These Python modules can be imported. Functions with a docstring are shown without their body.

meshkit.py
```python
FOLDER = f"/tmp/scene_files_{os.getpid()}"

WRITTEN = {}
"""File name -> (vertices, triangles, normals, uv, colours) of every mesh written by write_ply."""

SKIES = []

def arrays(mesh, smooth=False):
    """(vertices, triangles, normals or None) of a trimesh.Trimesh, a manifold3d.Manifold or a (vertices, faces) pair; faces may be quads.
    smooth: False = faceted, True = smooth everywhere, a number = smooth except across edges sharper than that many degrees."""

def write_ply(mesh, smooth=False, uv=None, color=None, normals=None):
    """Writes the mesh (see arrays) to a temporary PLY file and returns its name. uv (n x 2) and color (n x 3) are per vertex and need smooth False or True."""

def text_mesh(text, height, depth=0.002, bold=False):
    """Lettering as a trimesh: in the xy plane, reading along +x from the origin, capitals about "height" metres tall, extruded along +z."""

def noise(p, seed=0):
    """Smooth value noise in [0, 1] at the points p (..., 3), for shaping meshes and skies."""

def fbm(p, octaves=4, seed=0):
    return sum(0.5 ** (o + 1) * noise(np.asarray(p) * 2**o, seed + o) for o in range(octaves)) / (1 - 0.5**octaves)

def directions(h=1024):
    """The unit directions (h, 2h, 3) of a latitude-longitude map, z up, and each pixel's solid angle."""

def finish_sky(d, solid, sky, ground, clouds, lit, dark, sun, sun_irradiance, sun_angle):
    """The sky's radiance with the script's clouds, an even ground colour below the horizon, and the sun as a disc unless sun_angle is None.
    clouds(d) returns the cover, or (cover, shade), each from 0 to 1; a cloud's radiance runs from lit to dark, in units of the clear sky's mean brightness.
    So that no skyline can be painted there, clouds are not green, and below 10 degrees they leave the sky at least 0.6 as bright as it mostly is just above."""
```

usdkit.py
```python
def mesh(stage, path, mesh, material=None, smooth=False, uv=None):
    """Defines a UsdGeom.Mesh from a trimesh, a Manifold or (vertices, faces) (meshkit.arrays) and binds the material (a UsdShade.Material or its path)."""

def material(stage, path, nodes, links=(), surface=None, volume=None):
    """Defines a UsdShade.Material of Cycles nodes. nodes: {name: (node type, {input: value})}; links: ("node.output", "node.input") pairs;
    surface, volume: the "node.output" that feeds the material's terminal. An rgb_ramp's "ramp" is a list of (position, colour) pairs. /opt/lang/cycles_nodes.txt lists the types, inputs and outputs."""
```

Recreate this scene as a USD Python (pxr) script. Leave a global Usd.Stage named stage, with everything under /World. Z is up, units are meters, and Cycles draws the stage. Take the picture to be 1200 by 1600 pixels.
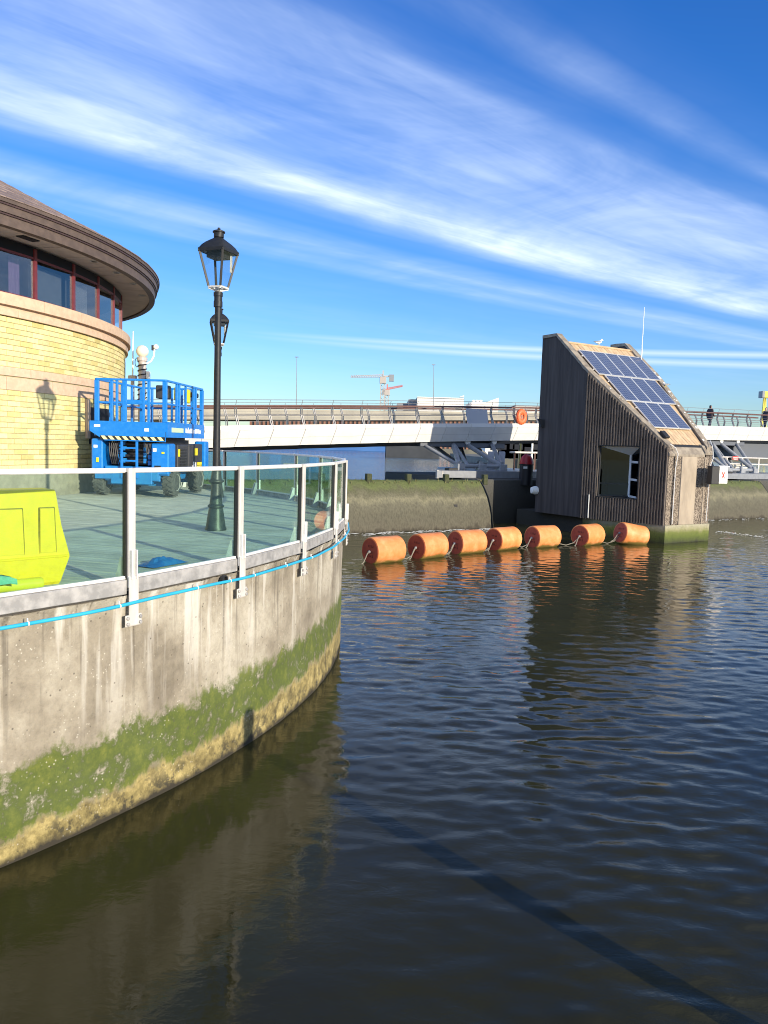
import math, random
import numpy as np
import trimesh
import manifold3d as m3
from shapely.geometry import Polygon, Point, box as sbox
from shapely.ops import unary_union
import usdkit, meshkit
from pxr import Usd, UsdGeom, UsdLux, UsdShade, Gf, Sdf, Vt

stage = Usd.Stage.CreateInMemory()
UsdGeom.SetStageUpAxis(stage, 'Z')
UsdGeom.SetStageMetersPerUnit(stage, 1.0)
world = UsdGeom.Xform.Define(stage, '/World')
stage.SetDefaultPrim(world.GetPrim())
UsdGeom.Scope.Define(stage, '/World/Looks')
random.seed(7)
rng = np.random.default_rng(11)
PI = math.pi
LK = '/World/Looks/'

# ------------------------------------------------------------------ camera, sky, sun
EYE = np.array([0, 0, 3.92])
FPX = 1200.0
_ph = math.atan(.03)
_th = math.atan(105 * math.cos(_ph) / FPX)
cF = np.array([0, math.cos(_th), -math.sin(_th)])
_R0 = np.array([1., 0, 0]); _U0 = np.array([0, math.sin(_th), math.cos(_th)])
cR = math.cos(_ph) * _R0 + math.sin(_ph) * _U0
cU = -math.sin(_ph) * _R0 + math.cos(_ph) * _U0
cam = UsdGeom.Camera.Define(stage, '/World/camera')
cam.CreateHorizontalApertureAttr(36.0); cam.CreateVerticalApertureAttr(48.0)
cam.CreateFocalLengthAttr(36.0)
cam.CreateClippingRangeAttr(Gf.Vec2f(0.05, 6000))
cam.CreateExposureAttr(0.42)
M = Gf.Matrix4d(*cR, 0, *cU, 0, *(-cF), 0, *EYE, 1)
cam.AddTransformOp().Set(M)

SUN = np.array([.672, -.740]); SUN /= np.hypot(*SUN)
SUN_EL = math.radians(14.3)
sunv = np.array([SUN[0] * math.cos(SUN_EL), SUN[1] * math.cos(SUN_EL), math.sin(SUN_EL)])
sun = UsdLux.DistantLight.Define(stage, '/World/sun')
sun.CreateIntensityAttr(1.25); sun.CreateAngleAttr(0.5); sun.CreateNormalizeAttr(True)
sun.CreateColorAttr(Gf.Vec3f(1.0, .90, .74))
z_ = sunv; x_ = np.cross([0, 0, 1], z_); x_ /= np.linalg.norm(x_); y_ = np.cross(z_, x_)
sun.AddTransformOp().Set(Gf.Matrix4d(*x_, 0, *y_, 0, *z_, 0, 0, 0, 60, 1))

SKY_STRENGTH = 0.12
dome = UsdLux.DomeLight.Define(stage, '/World/sky')
dome.GetPrim().SetCustomDataByKey('kind', 'structure')
dome.GetPrim().SetCustomDataByKey('label', 'deep blue sky with long streaks of thin white cloud')
dome.GetPrim().SetCustomDataByKey('category', 'sky')
dome.CreateIntensityAttr(1.0)
azs = math.radians(47); ce = (math.sin(azs), math.cos(azs))
def sky_material():
    n = {
        'tc': ('texture_coordinate', {}),
        'sky': ('sky_texture', {'sky_type': 'single_scattering', 'sun_disc': False, 'sun_elevation': SUN_EL,
                                'sun_rotation': math.atan2(sunv[0], sunv[1]), 'air_density': 1.0, 'aerosol_density': 0.35, 'ozone_density': 2.2}),
        'sat': ('hsv', {'hue': 0.5, 'saturation': 1.32, 'value': 1.0, 'fac': 1.0}),
        'tint': ('mix_color', {'blend_type': 'multiply', 'fac': 1.0}),
        'tr': ('rgb_ramp', {'ramp': [(0, (.74, .90, 1.27)), (.12, (.73, .91, 1.33)), (.35, (.66, .91, 1.42)), (.7, (.68, .86, 1.38)), (1, (.68, .84, 1.3))]}),
        'sx': ('separate_xyz', {}),
        'zz': ('math', {'math_type': 'maximum', 'value2': 0.0}),
        'za': ('math', {'math_type': 'add', 'value2': 0.06}),
        'px': ('math', {'math_type': 'divide'}), 'py': ('math', {'math_type': 'divide'}),
        # across (t) and along (s) the streaks
        'ta': ('math', {'math_type': 'multiply', 'value2': -ce[1]}), 'tb': ('math', {'math_type': 'multiply_add', 'value2': ce[0]}),
        'sa': ('math', {'math_type': 'multiply', 'value2': ce[0]}), 'sb': ('math', {'math_type': 'multiply_add', 'value2': ce[1]}),
        'bend': ('math', {'math_type': 'multiply_add', 'value2': 0.035}),
        's2': ('math', {'math_type': 'multiply'}),
        'v1': ('combine_xyz', {'z': 3.1}), 's_lo': ('math', {'math_type': 'multiply', 'value2': 0.22}),
        'warp': ('noise_texture', {'scale': 1.3, 'detail': 3.0, 'roughness': 0.55}),
        'warp_a': ('math', {'math_type': 'subtract', 'value2': 0.5}),
        'tw': ('math', {'math_type': 'multiply_add', 'value2': 0.30}),
        'tn': ('math', {'math_type': 'divide', 'value2': 5.0}),
        'env': ('rgb_ramp', {'ramp': [(0.0, (.6,) * 3), (.03, (.6,) * 3), (.078, (.0,) * 3), (.185, (.0,) * 3), (.212, (.03,) * 3), (.23, (.20,) * 3), (.246, (.05,) * 3), (.262, (.12,) * 3), (.275, (.40,) * 3), (.31, (.50,) * 3), (.35, (.42,) * 3),
                                          (.385, (.44,) * 3), (.41, (.68,) * 3), (.43, (.98,) * 3), (.448, (1.0,) * 3), (.462, (.50,) * 3), (.478, (.10,) * 3), (.50, (.03,) * 3), (.52, (.22,) * 3), (.54, (.42,) * 3),
                                          (.558, (.20,) * 3), (.58, (.26,) * 3), (.60, (.05,) * 3), (.68, (.04,) * 3), (.76, (.10,) * 3), (.86, (.06,) * 3), (1.0, (.06,) * 3)]}),
        'v2': ('combine_xyz', {'z': 0.7}), 's_l2': ('math', {'math_type': 'multiply', 'value2': 0.2}),
        'fine': ('noise_texture', {'scale': 5.0, 'detail': 9.0, 'roughness': 0.60, 'distortion': 0.35}),
        'fr': ('map_range', {'from_min': .32, 'from_max': .66, 'to_min': 0.46, 'to_max': 1.14, 'clamp': True}),
        'v3': ('combine_xyz', {'z': 1.7}), 's_l3': ('math', {'math_type': 'multiply', 'value2': 0.9}),
        'big': ('noise_texture', {'scale': 1.1, 'detail': 6.0, 'roughness': 0.6, 'distortion': 1.2}),
        'br': ('map_range', {'from_min': .36, 'from_max': .62, 'to_min': 0.58, 'to_max': 1.08, 'clamp': True}),
        'm1': ('math', {'math_type': 'multiply'}), 'm2': ('math', {'math_type': 'multiply'}),
        # two thin vapour trails low over the horizon
        'el': ('math', {'math_type': 'multiply_add', 'value2': 0.0}),
        'tr1': ('map_range', {'from_min': 0.0, 'from_max': 0.0055, 'to_min': .62, 'to_max': 0.0, 'clamp': True}),
        'tr2': ('map_range', {'from_min': 0.0, 'from_max': 0.0060, 'to_min': .55, 'to_max': 0.0, 'clamp': True}),
        'az': ('math', {'math_type': 'divide'}),
        'e1': ('math', {'math_type': 'multiply_add', 'value2': -0.03, 'value3': 0.0}), 'e2': ('math', {'math_type': 'multiply_add', 'value2': -0.041, 'value3': 0.0}),
        'd1': ('math', {'math_type': 'subtract'}), 'd2': ('math', {'math_type': 'subtract'}),
        'a1': ('math', {'math_type': 'absolute'}), 'a2': ('math', {'math_type': 'absolute'}),
        'tf': ('map_range', {'from_min': -.22, 'from_max': 0.12, 'to_min': 0.0, 'to_max': 1.0, 'clamp': True}),
        'tf2': ('math', {'math_type': 'multiply'}), 'tmax': ('math', {'math_type': 'maximum'}),
        'front': ('map_range', {'from_min': 0.0, 'from_max': .3, 'to_min': 0.0, 'to_max': 1.0, 'clamp': True}), 'tf3': ('math', {'math_type': 'multiply'}),
        'tot': ('math', {'math_type': 'maximum'}),
        'fade': ('map_range', {'from_min': 0.0, 'from_max': 0.1, 'to_min': 0.15, 'to_max': 1.0, 'clamp': True}),
        'm3': ('math', {'math_type': 'multiply', 'use_clamp': True}),
        'mix': ('mix_color', {'blend_type': 'mix', 'b': (5.9, 6.9, 8.6)}),
        'bg': ('background_shader', {'strength': SKY_STRENGTH}),
    }
    L = [('sky.color', 'sat.color'), ('sat.color', 'tint.a'), ('sx.z', 'tr.fac'), ('tr.color', 'tint.b'), ('tc.generated', 'sx.vector'), ('sx.z', 'zz.value1'), ('zz.value', 'za.value1'),
         ('sx.x', 'px.value1'), ('za.value', 'px.value2'), ('sx.y', 'py.value1'), ('za.value', 'py.value2'),
         ('px.value', 'ta.value1'), ('py.value', 'tb.value1'), ('ta.value', 'tb.value3'),
         ('px.value', 'sa.value1'), ('py.value', 'sb.value1'), ('sa.value', 'sb.value3'),
         ('sb.value', 's2.value1'), ('sb.value', 's2.value2'), ('s2.value', 'bend.value1'), ('tb.value', 'bend.value3'),
         ('sb.value', 's_lo.value1'), ('bend.value', 'v1.x'), ('s_lo.value', 'v1.y'), ('v1.vector', 'warp.vector'), ('warp.fac', 'warp_a.value1'),
         ('warp_a.value', 'tw.value1'), ('bend.value', 'tw.value3'), ('tw.value', 'tn.value1'), ('tn.value', 'env.fac'),
         ('sb.value', 's_l2.value1'), ('bend.value', 'v2.x'), ('s_l2.value', 'v2.y'), ('v2.vector', 'fine.vector'), ('fine.fac', 'fr.value'),
         ('sb.value', 's_l3.value1'), ('bend.value', 'v3.x'), ('s_l3.value', 'v3.y'), ('v3.vector', 'big.vector'), ('big.fac', 'br.value'),
         ('env.color', 'm1.value1'), ('fr.result', 'm1.value2'), ('m1.value', 'm2.value1'), ('br.result', 'm2.value2'),
         ('sx.x', 'az.value1'), ('sx.y', 'az.value2'),
         ('az.value', 'e1.value1'), ('az.value', 'e2.value1'), ('sx.z', 'd1.value1'), ('e1.value', 'd1.value2'), ('sx.z', 'd2.value1'), ('e2.value', 'd2.value2'),
         ('d1.value', 'a1.value1'), ('d2.value', 'a2.value1'), ('a1.value', 'tr1.value'), ('a2.value', 'tr2.value'),
         ('tr1.result', 'tmax.value1'), ('tr2.result', 'tmax.value2'), ('az.value', 'tf.value'), ('tmax.value', 'tf2.value1'), ('tf.result', 'tf2.value2'),
         ('sx.y', 'front.value'), ('tf2.value', 'tf3.value1'), ('front.result', 'tf3.value2'),
         ('m2.value', 'tot.value1'), ('tf3.value', 'tot.value2'), ('sx.z', 'fade.value'), ('tot.value', 'm3.value1'), ('fade.result', 'm3.value2'),
         ('tint.result', 'mix.a'), ('m3.value', 'mix.fac'), ('mix.result', 'bg.color')]
    n['e1'][1]['value3'] = 0.130; n['e2'][1]['value3'] = 0.1235
    for k in ('el',): n.pop(k)
    return usdkit.material(stage, LK + 'sky_material', n, L, surface='bg.background')
UsdShade.MaterialBindingAPI.Apply(dome.GetPrim()).Bind(sky_material())

# ------------------------------------------------------------------ helpers
def ray(x, y):
    v = cF * FPX + cR * (x - 600) - cU * (y - 800); return v / np.linalg.norm(v)
def onz(x, y, z):
    v = ray(x, y); return EYE + v * (z - EYE[2]) / v[2]
def aty(x, y, Y):
    v = ray(x, y); return EYE + v * Y / v[1]
def onplane(x, y, p, n):
    v = ray(x, y); p = np.asarray(p, float); n = np.asarray(n, float); return EYE + v * ((p - EYE) @ n) / (v @ n)
def V(*a): return np.array(a, float)
def unit(v): v = np.asarray(v, float); return v / np.linalg.norm(v)

class MB:
    def __init__(s): s.v = []; s.f = []; s.n = 0
    def add(s, v, f):
        v = np.asarray(v, float); f = np.asarray(f, int)
        if f.shape[1] == 4: f = np.vstack([f[:, [0, 1, 2]], f[:, [0, 2, 3]]])
        s.v.append(v); s.f.append(f + s.n); s.n += len(v); return s
    def tm(s, m): return s.add(m.vertices, m.faces)
    def box(s, c, size, ax=None, ch=0.0):
        c = np.asarray(c, float); h = np.asarray(size, float) / 2
        A = np.eye(3) if ax is None else np.asarray(ax, float)
        if ch > 0:
            ch = min(ch, .45 * 2 * h.min())
            pts = []
            for sx in (-1, 1):
                for sy in (-1, 1):
                    for sz in (-1, 1):
                        for k in range(3):
                            q = h - ch; q = q.copy(); q[k] = h[k]; pts.append(q * [sx, sy, sz])
            hull = trimesh.convex.convex_hull(np.array(pts))
            return s.add(c + hull.vertices @ A, hull.faces)
        v = np.array([[x, y, z] for x in (-1, 1) for y in (-1, 1) for z in (-1, 1)]) * h
        f = [[0, 1, 3, 2], [4, 6, 7, 5], [0, 4, 5, 1], [2, 3, 7, 6], [0, 2, 6, 4], [1, 5, 7, 3]]
        return s.add(c + v @ A, f)
    def b(s, p0, p1, ch=0.0):
        p0 = np.asarray(p0, float); p1 = np.asarray(p1, float); return s.box((p0 + p1) / 2, np.abs(p1 - p0), None, ch)
    def bar(s, p, q, w, h, up=(0, 0, 1), ch=0.0):
        p = np.asarray(p, float); q = np.asarray(q, float); d = q - p; L = np.linalg.norm(d); d = d / L
        up = np.asarray(up, float)
        if abs(d @ up) > .98: up = V(1, 0, 0) if abs(d[0]) < .9 else V(0, 1, 0)
        x = np.cross(d, up); x /= np.linalg.norm(x); y = np.cross(x, d)
        return s.box((p + q) / 2, (w, L, h), np.array([x, d, y]), ch)
    def tube(s, pts, r, n=8, cap=True):
        pts = np.asarray(pts, float); rr = np.broadcast_to(np.asarray(r, float), len(pts))
        T = np.gradient(pts, axis=0); T /= np.linalg.norm(T, axis=1, keepdims=True)
        up = V(0, 0, 1) if abs(T[0][2]) < .9 else V(1, 0, 0)
        a = np.arange(n) * 2 * PI / n; V_ = []
        x = np.cross(T[0], up); x /= np.linalg.norm(x)
        for p, t, q in zip(pts, T, rr):
            x = x - t * (x @ t); x /= np.linalg.norm(x); y = np.cross(t, x)
            V_.append(p + q * (np.cos(a)[:, None] * x + np.sin(a)[:, None] * y))
        v = np.vstack(V_); m = len(pts); f = []
        for i in range(m - 1):
            for j in range(n):
                k = (j + 1) % n; f += [[i * n + j, i * n + k, (i + 1) * n + k], [i * n + j, (i + 1) * n + k, (i + 1) * n + j]]
        if cap:
            for j in range(1, n - 1): f += [[0, j + 1, j], [(m - 1) * n, (m - 1) * n + j, (m - 1) * n + j + 1]]
        return s.add(v, f)
    def lathe(s, prof, c=(0, 0, 0), n=24, axis=None):
        prof = np.asarray(prof, float); a = np.arange(n) * 2 * PI / n
        v = np.array([[r * math.cos(t), r * math.sin(t), z] for r, z in prof for t in a]); m = len(prof); f = []
        for i in range(m - 1):
            for j in range(n):
                k = (j + 1) % n; f.append([i * n + j, i * n + k, (i + 1) * n + k, (i + 1) * n + j])
        f = np.array(f); f = np.vstack([f[:, [0, 1, 2]], f[:, [0, 2, 3]]]).tolist()
        for j in range(1, n - 1): f += [[0, j + 1, j], [(m - 1) * n, (m - 1) * n + j, (m - 1) * n + j + 1]]
        if axis is not None:
            d = unit(axis); x = np.cross([0, 0, 1], d); x = V(1, 0, 0) if np.linalg.norm(x) < 1e-6 else unit(x); y = np.cross(d, x)
            v = v @ np.array([x, y, d])
        return s.add(v + np.asarray(c, float), f)
    def prism(s, poly, o, ex, ey, depth):
        """poly in the (ex, ey) plane at o, extruded by depth along ex x ey"""
        P = poly if isinstance(poly, Polygon) else Polygon(poly)
        m = trimesh.creation.extrude_polygon(P, depth, engine='earcut')
        ex = unit(ex); ey = unit(ey); ez = np.cross(ex, ey)
        return s.add(np.asarray(o, float) + m.vertices @ np.array([ex, ey, ez]), m.faces)
    def mesh(s): return np.vstack(s.v), np.vstack(s.f)

_used = {}
def numbered(parent, name):
    k = (parent, name); i = _used.get(k, 0); _used[k] = i + 1
    return name if i == 0 else f'{name}_{i:03d}'
class Thing:
    pass
def setd(prim, label=None, cat=None, group=None, kind=None):
    for k, v in (('label', label), ('category', cat), ('group', group), ('kind', kind)):
        if v: prim.SetCustomDataByKey(k, v)
def thing(name, label, cat, base=(0, 0, 0), rot=0.0, group=None, kind=None):
    p = '/World/' + numbered('/World', name)
    x = UsdGeom.Xform.Define(stage, p); x.AddTranslateOp().Set(Gf.Vec3d(*map(float, base))); x.AddRotateZOp().Set(math.degrees(rot))
    t = Thing(); t.path = p; t.prim = x.GetPrim(); t.base = np.asarray(base, float); t.rot = rot
    setd(t.prim, label, cat, group, kind); return t
def put(parent, name, mesh, mat, label=None, smooth=False, local=False, kind=None):
    """a part below a thing (or a sub-part below a part); world coordinates unless local"""
    if isinstance(mesh, MB): mesh = mesh.mesh()
    elif hasattr(mesh, 'vertices'): mesh = (np.array(mesh.vertices), np.array(mesh.faces))
    elif hasattr(mesh, 'to_mesh'): mesh = meshkit.arrays(mesh)[:2]
    v, f = mesh
    if not local:
        c, s = math.cos(-parent.rot), math.sin(-parent.rot); d = v - parent.base
        v = np.stack([d[:, 0] * c - d[:, 1] * s, d[:, 0] * s + d[:, 1] * c, d[:, 2]], 1)
    p = parent.path + '/' + numbered(parent.path, name)
    m = usdkit.mesh(stage, p, (v, f), mat, smooth=smooth)
    setd(m.GetPrim(), label, None, None, kind)
    t = Thing(); t.path = p; t.prim = m.GetPrim(); t.base = parent.base; t.rot = parent.rot; return t
def single(name, mesh, mat, label, cat, group=None, kind=None, smooth=False, base=None):
    if isinstance(mesh, MB): mesh = mesh.mesh()
    elif hasattr(mesh, 'vertices'): mesh = (np.array(mesh.vertices), np.array(mesh.faces))
    v, f = mesh; p = '/World/' + numbered('/World', name)
    b = np.zeros(3) if base is None else np.asarray(base, float)
    m = usdkit.mesh(stage, p, (v - b, f), mat, smooth=smooth)
    if base is not None: UsdGeom.Xformable(m).AddTranslateOp().Set(Gf.Vec3d(*map(float, b)))
    setd(m.GetPrim(), label, cat, group, kind)
    t = Thing(); t.path = p; t.prim = m.GetPrim(); t.base = b; t.rot = 0; return t
def copy(src, base, rot, label, cat, group=None):
    name = src.path.split('/')[-1]; p = '/World/' + numbered('/World', name)
    x = UsdGeom.Xform.Define(stage, p); x.AddTranslateOp().Set(Gf.Vec3d(*map(float, base))); x.AddRotateZOp().Set(math.degrees(rot))
    x.GetPrim().GetReferences().AddInternalReference(src.path); x.GetPrim().SetInstanceable(True)
    setd(x.GetPrim(), label, cat, group); return x

# ------------------------------------------------------------------ materials
def mat(name, c1, c2=None, scale=6.0, detail=5.0, lo=.38, hi=.62, rough=.6, metal=0.0, bump=0.0, bscale=40.0, stretch=(1, 1, 1), spec=.5, coat=0.0, obj=False, rand=0.0, rough2=None):
    c2 = c2 or c1
    n = {'g': ('geometry', {}), 'tc': ('texture_coordinate', {}), 'mp': ('mapping', {'scale': stretch}), 'nz': ('noise_texture', {'scale': scale, 'detail': detail, 'roughness': .6}),
         'r': ('rgb_ramp', {'ramp': [(0, c1), (lo, c1), (hi, c2), (1, c2)]}),
         'p': ('principled_bsdf', {'roughness': rough, 'metallic': metal, 'specular_ior_level': spec, 'coat_weight': coat})}
    L = [('tc.object' if obj else 'g.position', 'mp.vector'), ('mp.vector', 'nz.vector'), ('nz.fac', 'r.fac')]
    out = 'r.color'
    if rand:
        n['oi'] = ('object_info', {}); n['rr'] = ('map_range', {'to_min': 1 - rand, 'to_max': 1 + rand}); n['hv'] = ('hsv', {'fac': 1.0})
        L += [('oi.random', 'rr.value'), ('rr.result', 'hv.value'), (out, 'hv.color')]; out = 'hv.color'
    L.append((out, 'p.base_color'))
    if rough2 is not None:
        n['rm'] = ('map_range', {'from_min': lo, 'from_max': hi, 'to_min': rough, 'to_max': rough2, 'clamp': True}); L += [('nz.fac', 'rm.value'), ('rm.result', 'p.roughness')]
    if bump:
        n['n2'] = ('noise_texture', {'scale': bscale, 'detail': 4.0, 'roughness': .6}); n['b'] = ('bump', {'strength': .6, 'distance': bump})
        L += [('mp.vector', 'n2.vector'), ('n2.fac', 'b.height'), ('b.normal', 'p.normal')]
    return usdkit.material(stage, LK + name, n, L, surface='p.BSDF')
def glassmat(name, tint, ior=1.45, rough=0.0, refl=(1, 1, 1)):
    f0 = ((ior - 1) / (ior + 1)) ** 2
    n = {'t': ('transparent_bsdf', {'color': tint}), 'g': ('glossy_bsdf', {'color': refl, 'roughness': rough}), 'lw': ('layer_weight', {'blend': .5}), 'pw': ('math', {'math_type': 'power', 'value2': 5.0}),
         'f': ('math', {'math_type': 'multiply_add', 'value2': (1 - f0) * .8, 'value3': f0}), 'm': ('mix_closure', {})}
    return usdkit.material(stage, LK + name, n, [('lw.facing', 'pw.value1'), ('pw.value', 'f.value1'), ('f.value', 'm.fac'), ('t.BSDF', 'm.closure1'), ('g.BSDF', 'm.closure2')], surface='m.closure')

galv = mat('galvanised_steel', (.60, .555, .51), (.47, .44, .405), scale=9, rough=.55, metal=.05, bump=.0006, bscale=60, stretch=(1, 1, .25))
galv_dark = mat('weathered_channel', (.42, .40, .38), (.27, .26, .25), scale=7, rough=.6, metal=.2, bump=.001, bscale=50)
trim_white = mat('pale_trim', (.66, .64, .62), (.55, .53, .51), scale=12, rough=.45)
rubber = mat('black_gasket', (.012, .012, .013), rough=.6)
black_paint = mat('black_paint', (.014, .015, .017), (.02, .021, .023), scale=14, rough=.5, bump=.0008, bscale=60, spec=.3)
black_base = mat('weathered_black_paint', (.02, .023, .022), (.045, .05, .047), scale=8, rough=.42, bump=.002, bscale=40)
white_cast = mat('white_casting', (.62, .60, .56), (.45, .43, .4), scale=30, rough=.5)
fence_glass = glassmat('green_tinted_glass', (.83, .95, .88), 1.45)
lamp_glass = glassmat('clear_lantern_glass', (.93, .95, .95), 1.35)
win_glass = glassmat('dark_window_glass', (.66, .68, .70), 2.1)
cab_glass = glassmat('cabin_window_glass', (.26, .32, .36), 1.42)
blue_hose = mat('blue_hose', (.02, .33, .52), (.03, .38, .58), scale=4, rough=.45)
cable_tie = mat('pale_tie', (.7, .7, .68), rough=.5)
lift_blue = mat('blue_machine_paint', (.003, .165, .56), (.02, .21, .58), scale=9, detail=9, lo=.42, hi=.75, rough=.38, coat=.15)
lift_blue2 = mat('dusty_blue_paint', (.015, .21, .52), (.01, .16, .47), scale=4, rough=.5)
lift_dark = mat('charcoal_panel', (.03, .03, .033), (.04, .04, .043), scale=6, rough=.45)
lift_black = mat('black_mechanism', (.010, .010, .012), (.022, .022, .024), scale=10, rough=.5)
tyre_m = mat('tyre_rubber', (.055, .055, .053), (.09, .088, .082), scale=9, rough=.8)
rim_m = mat('pale_rim', (.42, .41, .38), (.34, .33, .3), scale=9, rough=.5)
sticker_y = mat('yellow_sticker', (.75, .62, .02), rough=.5)
sticker_w = mat('white_sticker', (.78, .78, .74), rough=.5)
yellow_plastic = mat('yellow_green_plastic', (.82, .56, .002), (.70, .46, .003), scale=7, detail=9, lo=.45, hi=.72, rough=.42, bump=.0015, bscale=9)
seam_m = mat('grimy_seam', (.20, .16, .01), (.32, .25, .01), scale=9, rough=.7)  # dark tone paints the shading of the panel grooves
yellow_tube = mat('yellow_tube_plastic', (.75, .66, .035), (.68, .58, .03), scale=4, rough=.4)
green_sheet = mat('green_plastic_sheet', (.12, .40, .27), (.2, .48, .36), scale=6, rough=.4, bump=.004, bscale=9)
blue_sheet = mat('blue_reflection_sheet', (.01, .10, .34), (.02, .16, .42), scale=9, rough=.4, bump=.004, bscale=14)  # colour of a blue reflection, given to an added sheet
stone_pink = mat('pinkish_stone', (.60, .43, .29), (.52, .365, .245), scale=7, rough=.8, bump=.002, bscale=60)
mortar = mat('mortar', (.40, .345, .19), (.32, .275, .155), scale=20, rough=.9)
bricks_m = [mat(f'yellow_brick_{k}', c, d, scale=11, detail=6, rough=.8, bump=.003, bscale=70, rand=.13) for k, (c, d) in zip(('light', 'mid', 'deep', 'warm'),
            [((.70, .61, .29), (.63, .54, .245)), ((.66, .565, .255), (.58, .49, .21)), ((.58, .48, .19), (.52, .43, .16)), ((.68, .565, .28), (.58, .475, .22))])]
plinth_m = mat('plinth_concrete', (.33, .29, .22), (.24, .21, .16), scale=4, rough=.9, bump=.004, bscale=30)
maroon = mat('maroon_frame', (.16, .025, .03), (.12, .02, .026), scale=8, rough=.4)
head_panel = mat('dark_head_panel', (.010, .012, .018), rough=.6, spec=.25)
soffit_m = mat('soffit_board', (.56, .46, .38), (.49, .40, .33), scale=3, rough=.7)
fascia_m = mat('brown_fascia', (.11, .077, .06), (.08, .056, .044), scale=5, rough=.6)
gutter_m = mat('dark_gutter', (.05, .028, .026), (.07, .04, .036), scale=6, rough=.45)
slate_m = [mat(f'brown_roof_tile_{k}', c, d, scale=7, rough=.75, bump=.003, bscale=40) for k, (c, d) in zip(('dark', 'mid'), [((.20, .145, .125), (.15, .11, .095)), ((.25, .19, .165), (.19, .14, .125))])]
room_m = mat('dim_room', (.10, .10, .11), rough=.9)
blind_m = mat('grey_blind', (.34, .37, .38), (.30, .33, .34), scale=2, rough=.8)
curtain_m = mat('lilac_curtain', (.46, .30, .52), (.36, .22, .42), scale=20, rough=.9, stretch=(1, 1, .05))
board_m = [mat(f'deck_board_{k}', c, d, scale=2.2, detail=7, rough=.75, bump=.004, bscale=30, stretch=(1, 1, 1)) for k, (c, d) in zip(('a', 'b', 'c'),
           [((.57, .535, .46), (.44, .41, .355)), ((.52, .49, .42), (.40, .375, .325)), ((.60, .565, .485), (.47, .44, .38))])]
deck_base = mat('deck_bearer', (.06, .055, .05), rough=.9)
bridge_white = mat('pale_bridge_panel', (.60, .585, .55), (.55, .535, .50), scale=1.5, rough=.4, spec=.4)
bridge_grey = mat('bridge_grey_steel', (.25, .26, .28), (.21, .22, .24), scale=4, rough=.4, metal=.2)
rail_steel = mat('rail_steel', (.33, .31, .29), (.25, .24, .23), scale=6, rough=.4, metal=.5)
rail_wood = mat('brown_handrail', (.13, .06, .045), (.10, .05, .04), scale=6, rough=.5)
tube_grey = mat('strut_paint', (.27, .28, .30), (.20, .21, .225), scale=3, rough=.35)
tube_end = mat('strut_end_plate', (.72, .70, .66), rough=.5)
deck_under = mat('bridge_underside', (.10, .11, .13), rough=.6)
viaduct_m = mat('viaduct_concrete', (.46, .42, .33), (.37, .34, .27), scale=.12, detail=8, rough=.85)
viaduct_dark = mat('viaduct_pier_shade', (.030, .034, .040), (.05, .055, .062), scale=.1, rough=.9)  # dark tone paints the shade cast by the viaduct deck above
shed_m = mat('red_brown_shed', (.20, .09, .055), (.26, .13, .085), scale=.3, rough=.8)
shed_gap = mat('shed_shadow_gap', (.045, .04, .04), rough=.9)
far_white = mat('white_cladding', (.78, .75, .68), (.72, .69, .62), scale=.05, rough=.6)
far_grey = mat('grey_cladding', (.22, .24, .26), rough=.6)
far_blue = mat('blue_hull_paint', (.035, .12, .34), (.05, .15, .38), scale=.05, rough=.5)
far_bank_m = mat('far_bank_stone', (.16, .15, .12), (.10, .10, .08), scale=.08, rough=.9)
crane_w = mat('crane_pale_steel', (.40, .36, .32), rough=.5)
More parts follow.
